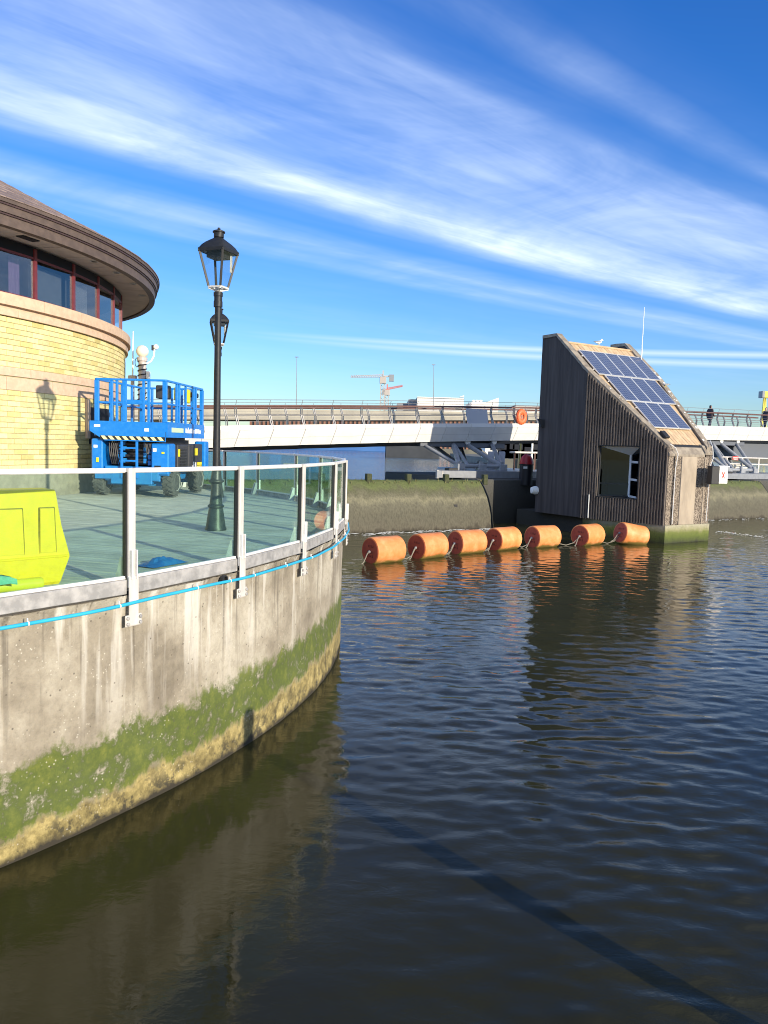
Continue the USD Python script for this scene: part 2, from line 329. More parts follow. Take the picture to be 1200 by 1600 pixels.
crane_r = mat('crane_red_steel', (.50, .13, .09), rough=.5)
crane_y = mat('gantry_yellow', (.72, .60, .03), (.6, .5, .03), scale=.05, rough=.5)
sheet_grey = mat('grey_sheet', (.42, .43, .47), rough=.4)
orange_case = mat('orange_case', (.80, .15, .04), (.7, .11, .03), scale=12, rough=.5)
def buoy_mat():
    n = {'g': ('geometry', {}), 'sx': ('separate_xyz', {}), 'tc': ('texture_coordinate', {}), 'oi': ('object_info', {}), 'off': ('vector_math', {'math_type': 'add'}), 'n1': ('noise_texture', {'scale': 3.0, 'detail': 8.0, 'roughness': .65}),
         'c': ('rgb_ramp', {'ramp': [(0, (.56, .15, .035)), (.36, (.66, .205, .052)), (.52, (.73, .255, .078)), (.68, (.78, .34, .135)), (1, (.82, .42, .2))]}), 'fd': ('map_range', {'to_min': .88, 'to_max': 1.06}), 'hv': ('hsv', {'fac': 1.0}),
         'a': ('math', {'math_type': 'subtract', 'value2': .5}), 'zz': ('math', {'math_type': 'multiply_add', 'value2': .34}), 'sl': ('map_range', {'from_min': .05, 'from_max': .17, 'to_min': .92, 'to_max': 0, 'clamp': True}), 'mx': ('mix_color', {'b': (.14, .13, .03)}),
         'mp': ('mapping', {'scale': (1.0, 9.0, 9.0)}), 'sc': ('noise_texture', {'scale': 2.2, 'detail': 6.0, 'roughness': .7}), 'scr': ('map_range', {'from_min': .62, 'from_max': .70, 'to_min': 0, 'to_max': .5, 'clamp': True}), 'ms': ('mix_color', {'b': (.42, .15, .05)}),
         'b': ('bump', {'strength': .5, 'distance': .006}), 'p': ('principled_bsdf', {'roughness': .55})}
    L = [('g.position', 'sx.vector'), ('g.position', 'n1.vector'), ('n1.fac', 'c.fac'), ('oi.random', 'fd.value'), ('fd.result', 'hv.value'), ('c.color', 'hv.color'), ('g.position', 'mp.vector'), ('mp.vector', 'sc.vector'), ('sc.fac', 'scr.value'), ('hv.color', 'ms.a'), ('scr.result', 'ms.fac'),
         ('n1.fac', 'a.value1'), ('a.value', 'zz.value1'), ('sx.z', 'zz.value3'), ('zz.value', 'sl.value'), ('ms.result', 'mx.a'), ('sl.result', 'mx.fac'), ('mx.result', 'p.base_color'), ('sc.fac', 'b.height'), ('b.normal', 'p.normal')]
    for k in ('tc', 'off'): n.pop(k)
    return usdkit.material(stage, LK + 'orange_buoy_skin', n, L, surface='p.BSDF')
orange_side = buoy_mat()
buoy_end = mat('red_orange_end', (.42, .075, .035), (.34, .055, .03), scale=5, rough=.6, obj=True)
buoy_mark = mat('buoy_lettering', (.10, .02, .015), rough=.7)
rope_m = mat('weathered_rope', (.26, .23, .18), (.15, .13, .10), scale=40, rough=.9)
roof_plank = [mat(f'roof_plank_{k}', c, d, scale=3, detail=7, rough=.7, bump=.003, bscale=25) for k, (c, d) in zip(('a', 'b', 'c'),
              [((.54, .385, .225), (.43, .30, .175)), ((.49, .345, .20), (.40, .275, .16)), ((.57, .41, .245), (.45, .32, .19))])]
frame_alu = mat('panel_frame', (.72, .72, .70), rough=.35, metal=.4)
cab_white = mat('cabin_white_frame', (.66, .69, .70), rough=.4)
dark_frame = mat('dark_frame', (.02, .022, .025), rough=.4)
mossy_post = mat('mossy_post', (.035, .042, .018), (.06, .065, .03), scale=9, rough=.95)
red_dome = mat('red_dome', (.42, .018, .022), (.33, .014, .018), scale=8, rough=.35)
navy = mat('black_cylinder', (.011, .011, .014), rough=.5)
sign_red = mat('red_paint', (.72, .05, .03), rough=.5)
skin = mat('skin', (.5, .3, .22), rough=.6)
cloth_dark = mat('dark_clothes', (.025, .022, .03), rough=.9)
cloth_blue = mat('dark_blue_trousers', (.03, .035, .06), rough=.9)
gull_w = mat('gull_white', (.78, .78, .76), rough=.7)
gull_g = mat('gull_grey', (.28, .29, .31), rough=.7)
dome_cream = mat('cream_radome', (.75, .70, .55), rough=.5)
mast_grey = mat('mast_grey', (.42, .38, .35), rough=.5)

def solar_mat():
    n = {'tc': ('texture_coordinate', {}), 'br': ('brick_texture', {'offset': 0.0, 'scale': 1.0, 'mortar_size': .006, 'brick_width': .152, 'row_height': .152,
         'color1': (.014, .026, .075), 'color2': (.022, .036, .10), 'mortar': (.16, .18, .23)}), 'uv': ('uvmap', {'attribute': 'st'}),
         'p': ('principled_bsdf', {'roughness': .22, 'coat_weight': .6, 'specular_ior_level': .5})}
    return usdkit.material(stage, LK + 'solar_cells', n, [('uv.UV', 'br.vector'), ('br.color', 'p.base_color')], surface='p.BSDF')
solar_m = solar_mat()

def concrete_quay():
    """weathered concrete: pale run-off streaks, dark stains, an algae belt and an ochre splash belt whose heights belong to the tide"""
    n = {'g': ('geometry', {}), 'sx': ('separate_xyz', {}),
         'big': ('noise_texture', {'scale': .9, 'detail': 7.0, 'roughness': .6}),
         'grain': ('noise_texture', {'scale': 14.0, 'detail': 9.0, 'roughness': .82}),
         'mps': ('mapping', {'scale': (2.4, 2.4, .18)}), 'streak': ('noise_texture', {'scale': 1.6, 'detail': 5.0, 'roughness': .6, 'distortion': .15}),
         'mps2': ('mapping', {'scale': (4.6, 4.6, .16), 'location': (7.0, 3.0, 1.0)}), 'streak2': ('noise_texture', {'scale': 1.7, 'detail': 4.0, 'roughness': .6, 'distortion': .1}),
         'c0': ('rgb_ramp', {'ramp': [(.0, (.15, .122, .085)), (.36, (.20, .168, .122)), (.48, (.30, .258, .192)), (.58, (.40, .355, .275)), (.70, (.48, .43, .34)), (1, (.54, .49, .40))]}),
         'cg': ('rgb_ramp', {'ramp': [(.0, (.5,) * 3), (.34, (.72,) * 3), (.46, (.96,) * 3), (.6, (1.1,) * 3), (1, (1.3,) * 3)]}),
         'mul': ('mix_color', {'blend_type': 'multiply', 'fac': .9}),
         'top': ('map_range', {'from_min': .75, 'from_max': 2.2, 'to_min': 0, 'to_max': 1, 'clamp': True}),
         'wf': ('map_range', {'from_min': .55, 'from_max': .64, 'to_min': 0, 'to_max': .8, 'clamp': True}), 'wf2': ('math', {'math_type': 'multiply'}),
         'df': ('map_range', {'from_min': .585, 'from_max': .67, 'to_min': 0, 'to_max': .7, 'clamp': True}), 'df2': ('math', {'math_type': 'multiply'}),
         'white': ('mix_color', {'b': (.66, .62, .545)}), 'dark': ('mix_color', {'b': (.085, .07, .052)}),
         'edge': ('noise_texture', {'scale': 2.2, 'detail': 8.0, 'roughness': .7}), 'edm': ('mapping', {'scale': (1, 1, .45)}),
         'ea': ('math', {'math_type': 'subtract', 'value2': .5}), 'zz': ('math', {'math_type': 'multiply_add', 'value2': .62}),
         'yy': ('map_range', {'from_min': 6.5, 'from_max': 12.5, 'to_min': .05, 'to_max': -.16}), 'z2': ('math', {'math_type': 'add'}),
         'gr': ('rgb_ramp', {'ramp': [(0, (0,) * 3), (.12, (0,) * 3), (.19, (.93,) * 3), (.38, (1,) * 3), (.43, (.72,) * 3), (.50, (.24,) * 3), (.60, (.05,) * 3), (.7, (0,) * 3), (1, (0,) * 3)]}),
         'z3': ('math', {'math_type': 'multiply', 'value2': .5}),
         'gn': ('noise_texture', {'scale': 5.0, 'detail': 8.0, 'roughness': .75}), 'gnr': ('map_range', {'from_min': .30, 'from_max': .52, 'to_min': .6, 'to_max': 1.0, 'clamp': True}), 'gm': ('math', {'math_type': 'multiply', 'use_clamp': True}), 'gna': ('math', {'math_type': 'subtract', 'value2': .5}), 'gnb': ('math', {'math_type': 'multiply_add', 'value2': 1.6}), 'gs': ('map_range', {'range_type': 'smoothstep', 'from_min': .22, 'from_max': .82, 'to_min': 0, 'to_max': .94, 'clamp': True}), 'spk': ('voronoi_texture', {'scale': 21.0, 'randomness': 1.0}), 'spr': ('map_range', {'from_min': .10, 'from_max': .20, 'to_min': .75, 'to_max': 0, 'clamp': True}), 'spn': ('noise_texture', {'scale': 2.6, 'detail': 4.0}), 'spm': ('map_range', {'from_min': .50, 'from_max': .62, 'to_min': 0, 'to_max': 1, 'clamp': True}), 'sp2': ('math', {'math_type': 'multiply'}), 'spc': ('mix_color', {'b': (.62, .57, .47)}), 'pit': ('voronoi_texture', {'scale': 9.0, 'randomness': 1.0}), 'pir': ('map_range', {'from_min': .05, 'from_max': .12, 'to_min': .8, 'to_max': 0, 'clamp': True}), 'pic': ('mix_color', {'b': (.08, .065, .05)}),
         'gc': ('rgb_ramp', {'ramp': [(0, (.022, .034, .005)), (.38, (.040, .062, .006)), (.52, (.075, .105, .008)), (.66, (.135, .155, .016)), (1, (.22, .21, .05))]}),
         'green': ('mix_color', {}),
         'oc': ('rgb_ramp', {'ramp': [(0, (.06, .05, .025)), (.38, (.13, .10, .036)), (.5, (.26, .205, .075)), (.62, (.42, .33, .13)), (1, (.52, .43, .22))]}), 'ochre': ('mix_color', {}),
         'of': ('rgb_ramp', {'ramp': [(0, (1,) * 3), (.13, (1,) * 3), (.22, (.0,) * 3), (1, (0,) * 3)]}),
         'wet': ('map_range', {'from_min': .02, 'from_max': .10, 'to_min': 1, 'to_max': 0, 'clamp': True}), 'wn': ('math', {'math_type': 'multiply', 'use_clamp': True}), 'we': ('mix_color', {'b': (.03, .024, .014)}),
         'zw': ('math', {'math_type': 'multiply_add', 'value2': .28}),
         'bl': ('noise_texture', {'scale': 3.4, 'detail': 8.0, 'roughness': .72}), 'blz': ('map_range', {'from_min': .08, 'from_max': .42, 'to_min': 1.0, 'to_max': 0, 'clamp': True}), 'blr': ('map_range', {'from_min': .515, 'from_max': .56, 'to_min': 0, 'to_max': .85, 'clamp': True}), 'blm': ('math', {'math_type': 'multiply'}), 'blk': ('mix_color', {'b': (.022, .021, .016)}),
         'b1': ('bump', {'strength': .9, 'distance': .02}), 'p': ('principled_bsdf', {'roughness': .85})}
    L = [('g.position', 'sx.vector'), ('g.position', 'big.vector'), ('g.position', 'grain.vector'), ('g.position', 'mps.vector'), ('mps.vector', 'streak.vector'),
         ('g.position', 'mps2.vector'), ('mps2.vector', 'streak2.vector'), ('big.fac', 'c0.fac'), ('grain.fac', 'cg.fac'), ('c0.color', 'mul.a'), ('cg.color', 'mul.b'),
         ('sx.z', 'top.value'), ('streak.fac', 'wf.value'), ('wf.result', 'wf2.value1'), ('top.result', 'wf2.value2'), ('mul.result', 'white.a'), ('wf2.value', 'white.fac'),
         ('streak2.fac', 'df.value'), ('df.result', 'df2.value1'), ('top.result', 'df2.value2'), ('white.result', 'dark.a'), ('df2.value', 'dark.fac'),
         ('g.position', 'edm.vector'), ('edm.vector', 'edge.vector'), ('edge.fac', 'ea.value1'), ('ea.value', 'zz.value1'), ('sx.z', 'zz.value3'), ('sx.y', 'yy.value'), ('zz.value', 'z2.value1'), ('yy.result', 'z2.value2'),
         ('z2.value', 'z3.value1'), ('z3.value', 'gr.fac'), ('g.position', 'gn.vector'), ('gn.fac', 'gnr.value'), ('gr.color', 'gm.value1'), ('gnr.result', 'gm.value2'), ('gn.fac', 'gna.value1'), ('gna.value', 'gnb.value1'), ('gm.value', 'gnb.value3'), ('gnb.value', 'gs.value'), ('g.position', 'spk.vector'), ('spk.distance', 'spr.value'), ('g.position', 'spn.vector'), ('spn.fac', 'spm.value'), ('spr.result', 'sp2.value1'), ('spm.result', 'sp2.value2'), ('g.position', 'pit.vector'), ('pit.distance', 'pir.value'),
         ('gn.fac', 'gc.fac'), ('dark.result', 'ochre.a'), ('gn.fac', 'oc.fac'), ('oc.color', 'ochre.b'), ('z3.value', 'of.fac'), ('of.color', 'ochre.fac'),
         ('ochre.result', 'blk.a'), ('g.position', 'bl.vector'), ('bl.fac', 'blr.value'), ('sx.z', 'blz.value'), ('blr.result', 'blm.value1'), ('blz.result', 'blm.value2'), ('blm.value', 'blk.fac'),
         ('blk.result', 'green.a'), ('gc.color', 'green.b'), ('gs.result', 'green.fac'),
         ('ea.value', 'zw.value1'), ('sx.z', 'zw.value3'), ('zw.value', 'wet.value'), ('green.result', 'spc.a'), ('sp2.value', 'spc.fac'), ('spc.result', 'pic.a'), ('pir.result', 'pic.fac'), ('pic.result', 'we.a'), ('wet.result', 'we.fac'),
         ('we.result', 'p.base_color'), ('grain.fac', 'b1.height'), ('b1.normal', 'p.normal')]
    n.pop('wn')
    return usdkit.material(stage, LK + 'weathered_quay_concrete', n, L, surface='p.BSDF')
quay_m = concrete_quay()

def banded(name, stops, z0, z1, namp, nscale, rough=.9, bump=.006, bscale=25.0, stretch=(1, 1, .5), grain=.5, gscale=30.0):
    """colours by height above the water with a noisy edge (tide marks, moss)"""
    n = {'g': ('geometry', {}), 'sx': ('separate_xyz', {}), 'mp': ('mapping', {'scale': stretch}), 'nz': ('noise_texture', {'scale': nscale, 'detail': 7.0, 'roughness': .65}),
         'a': ('math', {'math_type': 'subtract', 'value2': .5}), 'm': ('math', {'math_type': 'multiply_add', 'value2': namp}),
         'mr': ('map_range', {'from_min': z0, 'from_max': z1, 'to_min': 0, 'to_max': 1, 'clamp': True}), 'r': ('rgb_ramp', {'ramp': stops}),
         'gr': ('noise_texture', {'scale': gscale, 'detail': 6.0, 'roughness': .7}), 'gc': ('rgb_ramp', {'ramp': [(0, (1 - grain,) * 3), (.4, (1 - grain * .6,) * 3), (.55, (1.05,) * 3), (1, (1.25,) * 3)]}),
         'mul': ('mix_color', {'blend_type': 'multiply', 'fac': 1.0}), 'b': ('bump', {'strength': .7, 'distance': bump}), 'p': ('principled_bsdf', {'roughness': rough})}
    L = [('g.position', 'sx.vector'), ('g.position', 'mp.vector'), ('mp.vector', 'nz.vector'), ('nz.fac', 'a.value1'), ('a.value', 'm.value1'), ('sx.z', 'm.value3'), ('m.value', 'mr.value'), ('mr.result', 'r.fac'),
         ('mp.vector', 'gr.vector'), ('gr.fac', 'gc.fac'), ('r.color', 'mul.a'), ('gc.color', 'mul.b'), ('mul.result', 'p.base_color'), ('gr.fac', 'b.height'), ('b.normal', 'p.normal')]
    return usdkit.material(stage, LK + name, n, L, surface='p.BSDF')
gate_m = banded('weed_grown_gate', [(0, (.045, .038, .026)), (.06, (.09, .08, .055)), (.3, (.086, .079, .053)), (.5, (.106, .098, .065)), (.62, (.165, .152, .095)), (.70, (.11, .102, .062)), (.80, (.085, .085, .042)), (.88, (.10, .115, .038)), (1, (.075, .095, .026))],
                0, 2.3, 1.1, 1.1, stretch=(1.6, 1.6, .6), grain=.42, gscale=9.0)
pier_m = banded('stained_pier', [(0, (.03, .028, .02)), (.1, (.03, .028, .02)), (.5, (.045, .043, .036)), (1, (.08, .078, .07))], 0, 2.5, .6, 1.0)
plinth_green = banded('green_plinth', [(0, (.025, .026, .014)), (.12, (.05, .062, .015)), (.35, (.085, .11, .018)), (.55, (.125, .145, .032)), (.72, (.25, .235, .125)), (.9, (.33, .305, .21)), (1, (.30, .275, .20))], -.02, .82, .55, 1.6)
ribbed_m = mat('dark_ribbed_concrete', (.158, .132, .113), (.112, .093, .08), scale=1.6, detail=9, rough=.9, bump=.006, bscale=35, spec=.2)
smooth_dark_m = mat('dark_side_concrete', (.076, .065, .06), (.048, .041, .039), scale=2.5, detail=8, rough=.95, bump=.02, bscale=9, stretch=(2, 2, .12), spec=.2)
cap_m = mat('parapet_concrete', (.30, .255, .195), (.17, .14, .11), scale=3, detail=8, rough=.9, bump=.008, bscale=18)
smooth_panel_m = mat('smooth_nose_concrete', (.36, .295, .22), (.27, .22, .165), scale=2.2, detail=7, rough=.85, bump=.003, bscale=20, stretch=(1, 1, .4))
def aggregate():
    n = {'g': ('geometry', {}), 'v': ('voronoi_texture', {'scale': 16.0, 'randomness': 1.0}), 'r': ('rgb_ramp', {'ramp': [(0, (.40, .33, .25)), (.35, (.29, .235, .18)), (.6, (.13, .10, .075)), (1, (.07, .055, .04))]}),
         'nz': ('noise_texture', {'scale': 2.0, 'detail': 5.0}), 'nr': ('rgb_ramp', {'ramp': [(.3, (.72,) * 3), (.65, (1.1,) * 3)]}), 'mul': ('mix_color', {'blend_type': 'multiply', 'fac': 1.0}),
         'inv': ('math', {'math_type': 'subtract', 'value1': 1.0}), 'b': ('bump', {'strength': 1.0, 'distance': .03}), 'p': ('principled_bsdf', {'roughness': .9})}
    return usdkit.material(stage, LK + 'exposed_aggregate', n, [('g.position', 'v.vector'), ('v.distance', 'r.fac'), ('g.position', 'nz.vector'), ('nz.fac', 'nr.fac'), ('r.color', 'mul.a'), ('nr.color', 'mul.b'), ('mul.result', 'p.base_color'),
        ('v.distance', 'inv.value2'), ('inv.value', 'b.height'), ('b.normal', 'p.normal')], surface='p.BSDF')
aggr_m = aggregate()

def water_mat():
    n = {'g': ('geometry', {}), 'mp': ('mapping', {'scale': (1.0, 1.7, 1.0), 'rotation': (0, 0, .25)}), 'n1': ('noise_texture', {'scale': 7.0, 'detail': 4.0, 'roughness': .55, 'distortion': .4}),
         'n2': ('noise_texture', {'scale': .6, 'detail': 3.0}), 'mk': ('map_range', {'from_min': .35, 'from_max': .65, 'to_min': .1, 'to_max': .55, 'clamp': True}),
         'b': ('bump', {'distance': .0085}), 'sx': ('separate_xyz', {}),
         # away from the near surface, which has real ripples, the same ripples go on as relief
         'far': ('map_range', {'from_min': 40.0, 'from_max': 52.0, 'to_min': 0.0, 'to_max': 1.0, 'clamp': True}), 'mpf': ('mapping', {'scale': (.5, 1.0, 1.0)}),
         'nf': ('noise_texture', {'scale': 1.6, 'detail': 4.0, 'roughness': .6}), 'fs': ('math', {'math_type': 'multiply', 'value2': 1.0}), 'bf': ('bump', {'distance': .09}),
         'c': ('rgb_ramp', {'ramp': [(.3, (.019, .017, .0055)), (.7, (.026, .0235, .0075))]}),
         'p': ('principled_bsdf', {'roughness': .03, 'ior': 1.333, 'specular_ior_level': .5})}
    L = [('g.position', 'mp.vector'), ('mp.vector', 'n1.vector'), ('g.position', 'n2.vector'), ('n2.fac', 'mk.value'), ('n1.fac', 'b.height'), ('mk.result', 'b.strength'),
         ('g.position', 'sx.vector'), ('sx.y', 'far.value'), ('g.position', 'mpf.vector'), ('mpf.vector', 'nf.vector'), ('nf.fac', 'bf.height'), ('far.result', 'bf.strength'), ('b.normal', 'bf.normal'),
         ('n2.fac', 'c.fac'), ('c.color', 'p.base_color'), ('bf.normal', 'p.normal')]
    return usdkit.material(stage, LK + 'river_water', n, L, surface='p.BSDF')

# ------------------------------------------------------------------ water with real ripples
def build_water():
    x0, x1, y0, y1 = -8.0, 34.0, 1.5, 56.0
    xs = np.arange(x0, x1 + 1e-6, .075)
    ys = [y0]
    while ys[-1] < y1: ys.append(ys[-1] + min(.15, .03 + .0024 * max(0, ys[-1] - 4)))
    ys = np.array(ys); X, Y = np.meshgrid(xs, ys)
    Z = np.zeros_like(X); r = np.random.default_rng(5)
    P3 = np.stack([X, Y, 0 * X], -1)
    calm = .35 + .9 * meshkit.fbm(P3 * .16 + 3.1, 3, 4)
    lee = np.clip((X + 1.2 + .12 * (Y - 6)) / 2.6, 0, 1)              # the water lies stiller close along the quay
    amp_mod = calm * (.12 + .88 * lee)
    for k in range(80):
        lam = math.exp(np.clip(r.normal(math.log(.29), .40), math.log(.16), math.log(.85)))
        if k < 5: lam = r.uniform(1.6, 3.5)
        th = r.normal(-1.75, .50)                                      # travel direction, roughly towards the viewer
        kx, ky = 2 * PI / lam * math.cos(th), 2 * PI / lam * math.sin(th)
        slope = .0175 if lam < 1.5 else .003
        a = slope * lam / (2 * PI) * r.uniform(.6, 1.3)
        if lam < .5: a *= (lam / .5) ** .35
        ph = r.uniform(0, 2 * PI)
        wx = .25 * lam * (meshkit.noise(P3 * .9 / max(lam, .5) + k * 7.7, k) - .5) * 2 * 2 * PI / lam if lam > .4 and k % 2 == 0 else 0
        Z += a * np.sin(kx * X + ky * Y + ph + wx)
    Z *= amp_mod
    Z = Z + 5.0 * (Z * np.abs(Z)) * (Z > 0)                            # crests a little sharper than troughs
    # fine grid cells cannot carry the shortest ripples far away; flatten towards the rim so that it meets the plain sheet
    rim = np.minimum.reduce([(X - x0) / 1.5, (x1 - X) / 3, (Y - y0) / 1.0, (y1 - Y) / 6]); Z *= np.clip(rim, 0, 1)
    ny, nx = X.shape
    idx = np.arange(ny * nx).reshape(ny, nx)
    f = np.stack([idx[:-1, :-1], idx[:-1, 1:], idx[1:, 1:], idx[1:, :-1]], -1).reshape(-1, 4)
    v = np.stack([X, Y, Z], -1).reshape(-1, 3)
    F = 4000.0
    o = len(v)
    ring = np.array([[x0, y0, 0], [x1, y0, 0], [x1, y1, 0], [x0, y1, 0], [-F, -300, 0], [F, -300, 0], [F, F, 0], [-F, F, 0]])
    fr = np.array([[0, 4, 5, 1], [1, 5, 6, 2], [2, 6, 7, 3], [3, 7, 4, 0]]) + o
    single('water', (np.vstack([v, ring]), np.vstack([f, fr])), water_mat(), 'dark rippled river water reflecting the blue sky', 'water', kind='structure', smooth=True)
build_water()

# ------------------------------------------------------------------ round pier: quay wall, deck
PC = V(-13.54, 14.35); PR = 12.79; DECK = 2.36
DC = V(-19.61, 22.41); DR = 11.39           # round building
def arc(c, r, a0, a1, n): t = np.linspace(a0, a1, n); return np.stack([c[0] + r * np.cos(t), c[1] + r * np.sin(t)], 1)
def pierpoly(r): return unary_union([Point(*PC).buffer(r, 96), Point(*DC).buffer(DR + .35 + r - PR, 96), Polygon([(-40, 0), (-14, 2), (-14, 26), (-20, 34), (-40, 34)])]).buffer(0)
def build_quay():
    pp = pierpoly(PR - .03)
    ring = np.array(pp.exterior.coords)[:-1]
    # resample finely so that the wall can carry uneven relief
    pts = []
    for a, b in zip(ring, np.roll(ring, -1, 0)):
        d = np.hypot(*(b - a)); k = max(1, int(d / .12)) if d < 3 else 6
        pts += [a + (b - a) * t for t in np.arange(k) / k]
    pts = np.array(pts); zs = np.concatenate([[-1.5, -.4], np.linspace(-.1, 2.22, 22), [2.27, 2.31]])
    nrm = np.roll(pts, -1, 0) - np.roll(pts, 1, 0); nrm = np.stack([nrm[:, 1], -nrm[:, 0]], 1); nrm /= np.linalg.norm(nrm, axis=1, keepdims=True)
    n = len(pts); vs = []
    for z in zs:
        p3 = np.column_stack([pts, np.full(n, z)])
        off = .028 * (meshkit.fbm(p3 * V(2.0, 2.0, 2.6), 4, 3) - .5) + (-.03 * max(0, (z - 2.24) / .07))
        rag = np.where(z > 2.2, .05 * (meshkit.fbm(p3 * 5, 3, 9) - .5), 0)
        vs.append(np.column_stack([pts + nrm * off[:, None], np.full(n, z) + rag]))
    m = len(zs); v = np.vstack(vs); f = []
    for i in range(m - 1):
        a = i * n + np.arange(n); b = i * n + (np.arange(n) + 1) % n
        f.append(np.stack([a, b, b + n, a + n], 1))
    f = np.vstack(f)
    t = thing('quay_wall', 'curved weathered concrete quay wall with a green algae belt above the water', 'wall', (PC[0], PC[1], 0))
    mb = MB().add(v, f); wall = put(t, 'concrete_face', mb, quay_m, smooth=40)
    top = MB().prism(pp.buffer(-.05), (0, 0, 2.255), (1, 0, 0), (0, 1, 0), .03)
    put(t, 'coping', top, quay_m)
    # construction joint beside the first post and drain holes
    for a in (-28.5, -21.9):
        th = math.radians(a); d = V(math.cos(th), math.sin(th), 0); c = V(*PC, 0) + d * (PR + .005)
    h = MB()
    a = math.radians(-24.6); d = V(math.cos(a), math.sin(a), 0); c = V(*PC, 2.27) + d * (PR + .04)
    h.lathe([(.045, -.02), (.055, -.02), (.055, .02), (.038, .02), (.036, -.015)], c, 14, axis=d)
    put(t, 'drain_outlet', h, rubber)
build_quay()

def build_deck():
    t = thing('deck', 'grey boarded promenade deck inside the glass balustrade', 'deck', (PC[0], PC[1], DECK), kind='structure')
    pp = pierpoly(PR - .10)
    put(t, 'bearer', MB().prism(pp, (0, 0, 2.29), (1, 0, 0), (0, 1, 0), .035), deck_base)
    view = Polygon([(-12, 5), (1, 5), (1, 27.5), (-12, 27.5)])
    area = pp.difference(Point(*DC).buffer(DR - .05, 64)).intersection(view)
    ang = math.radians(-14); d = V(math.cos(ang), math.sin(ang)); nn = V(-d[1], d[0]); w = .142
    rr = random.Random(3); k = 0
    for i in range(-120, 180):
        o = nn * (i * w) + V(-6, 14)
        s = Polygon([o - d * 25, o + d * 25, o + d * 25 + nn * (w - .019), o - d * 25 + nn * (w - .019)]).intersection(area)
        if s.is_empty: continue
        for g in getattr(s, 'geoms', [s]):
            if g.area < .02: continue
            put(t, 'board', MB().prism(g.simplify(.004), (0, 0, 2.327 + rr.uniform(-.002, .002)), (1, 0, 0), (0, 1, 0), .033), board_m[rr.randrange(3)])
build_deck()

# ------------------------------------------------------------------ glass balustrade
def polar(a, r, z): a = math.radians(a); return V(PC[0] + r * math.cos(a), PC[1] + r * math.sin(a), z)
def build_balustrade():
    t = thing('glass_balustrade', 'green tinted glass balustrade with pale metal posts round the pier edge', 'balustrade', (PC[0], PC[1], DECK))
    A = [-56.8, -48.3, -39.8, -31.0, -23.0, -15.0, -6.8, 1.0, 8.2, 14.6, 20.9, 29.4, 40.0, 48.0, 56.5, 65]
    R = PR - .02
    for i, a in enumerate(A):
        d = unit(polar(a, 1, 0) - polar(a, 0, 0)); tg = np.cross([0, 0, 1], d); ax = np.array([tg, d, [0, 0, 1]])
        mb = MB(); mb.box(polar(a, R + .02, 3.045), (.088, .075, 1.13), ax, .008)
        post = put(t, 'post', mb, galv)
        put(post, 'gasket', MB().box(polar(a, R + .005, 3.03) - tg * .054, (.018, .05, 1.08), ax), rubber)
        fin = MB()
        for sgn in (-1, 1):
            fin.box(polar(a, R + .072, 2.63) + tg * .032 * sgn, (.014, .05, .30), ax, .004)
        fin.box(polar(a, R + .055, 2.45) + tg * 0, (.10, .03, .12), ax, .004)
        put(post, 'stiffener', fin, trim_white)
        # strap carried down the face of the wall to a bolted foot
        br = MB(); br.box(polar(a, PR + .055, 2.255), (.12, .016, .50), ax, .004)
        br.box(polar(a, PR + .05, 2.055), (.21, .018, .12), ax, .006)
        put(post, 'bracket', br, galv)
        bo = MB()
        for sx in (-.08, .08):
            for sz in (2.025, 2.085): bo.lathe([(.019, 0), (.019, .016), (.012, .022)], polar(a, PR + .058, sz) + tg * sx, 8, axis=d)
        put(post, 'bolts', bo, galv_dark)
        # inner gusset feet
        g = MB()
        for sgn in (-1, 1):
            o = polar(a, R - .02, 2.362) + tg * .045 * sgn
            g.prism([(0, 0), (.16, 0), (.05, .34), (0, .34)], o - tg * .006, -d, (0, 0, 1), .012)
        put(post, 'gusset', g, trim_white)
    for a, b in zip(A[:-1], A[1:]):
        p, q = polar(a, R, 0), polar(b, R, 0); L = np.linalg.norm(q - p); dd = (q - p) / L; p2 = p + dd * .066; q2 = q - dd * .048
        nrm = np.cross(dd, [0, 0, 1])
        z = lambda v, h: v + V(0, 0, h)
        put(t, 'handrail', MB().bar(z(p + dd * .046, 3.585), z(q - dd * .046, 3.585), .055, .05, ch=.008), trim_white)
        put(t, 'glass_pane', MB().bar(z(p2 + dd * .02, 3.035), z(q2 - dd * .008, 3.035), .012, 1.06), fence_glass)
        put(t, 'base_trim', MB().bar(z(p2, 2.495), z(q2, 2.495), .05, .035, ch=.006), trim_white)
        put(t, 'base_channel', MB().bar(z(p2 + nrm * .02, 2.40), z(q2 + nrm * .02, 2.40), .04, .15, ch=.006), galv_dark)
build_balustrade()

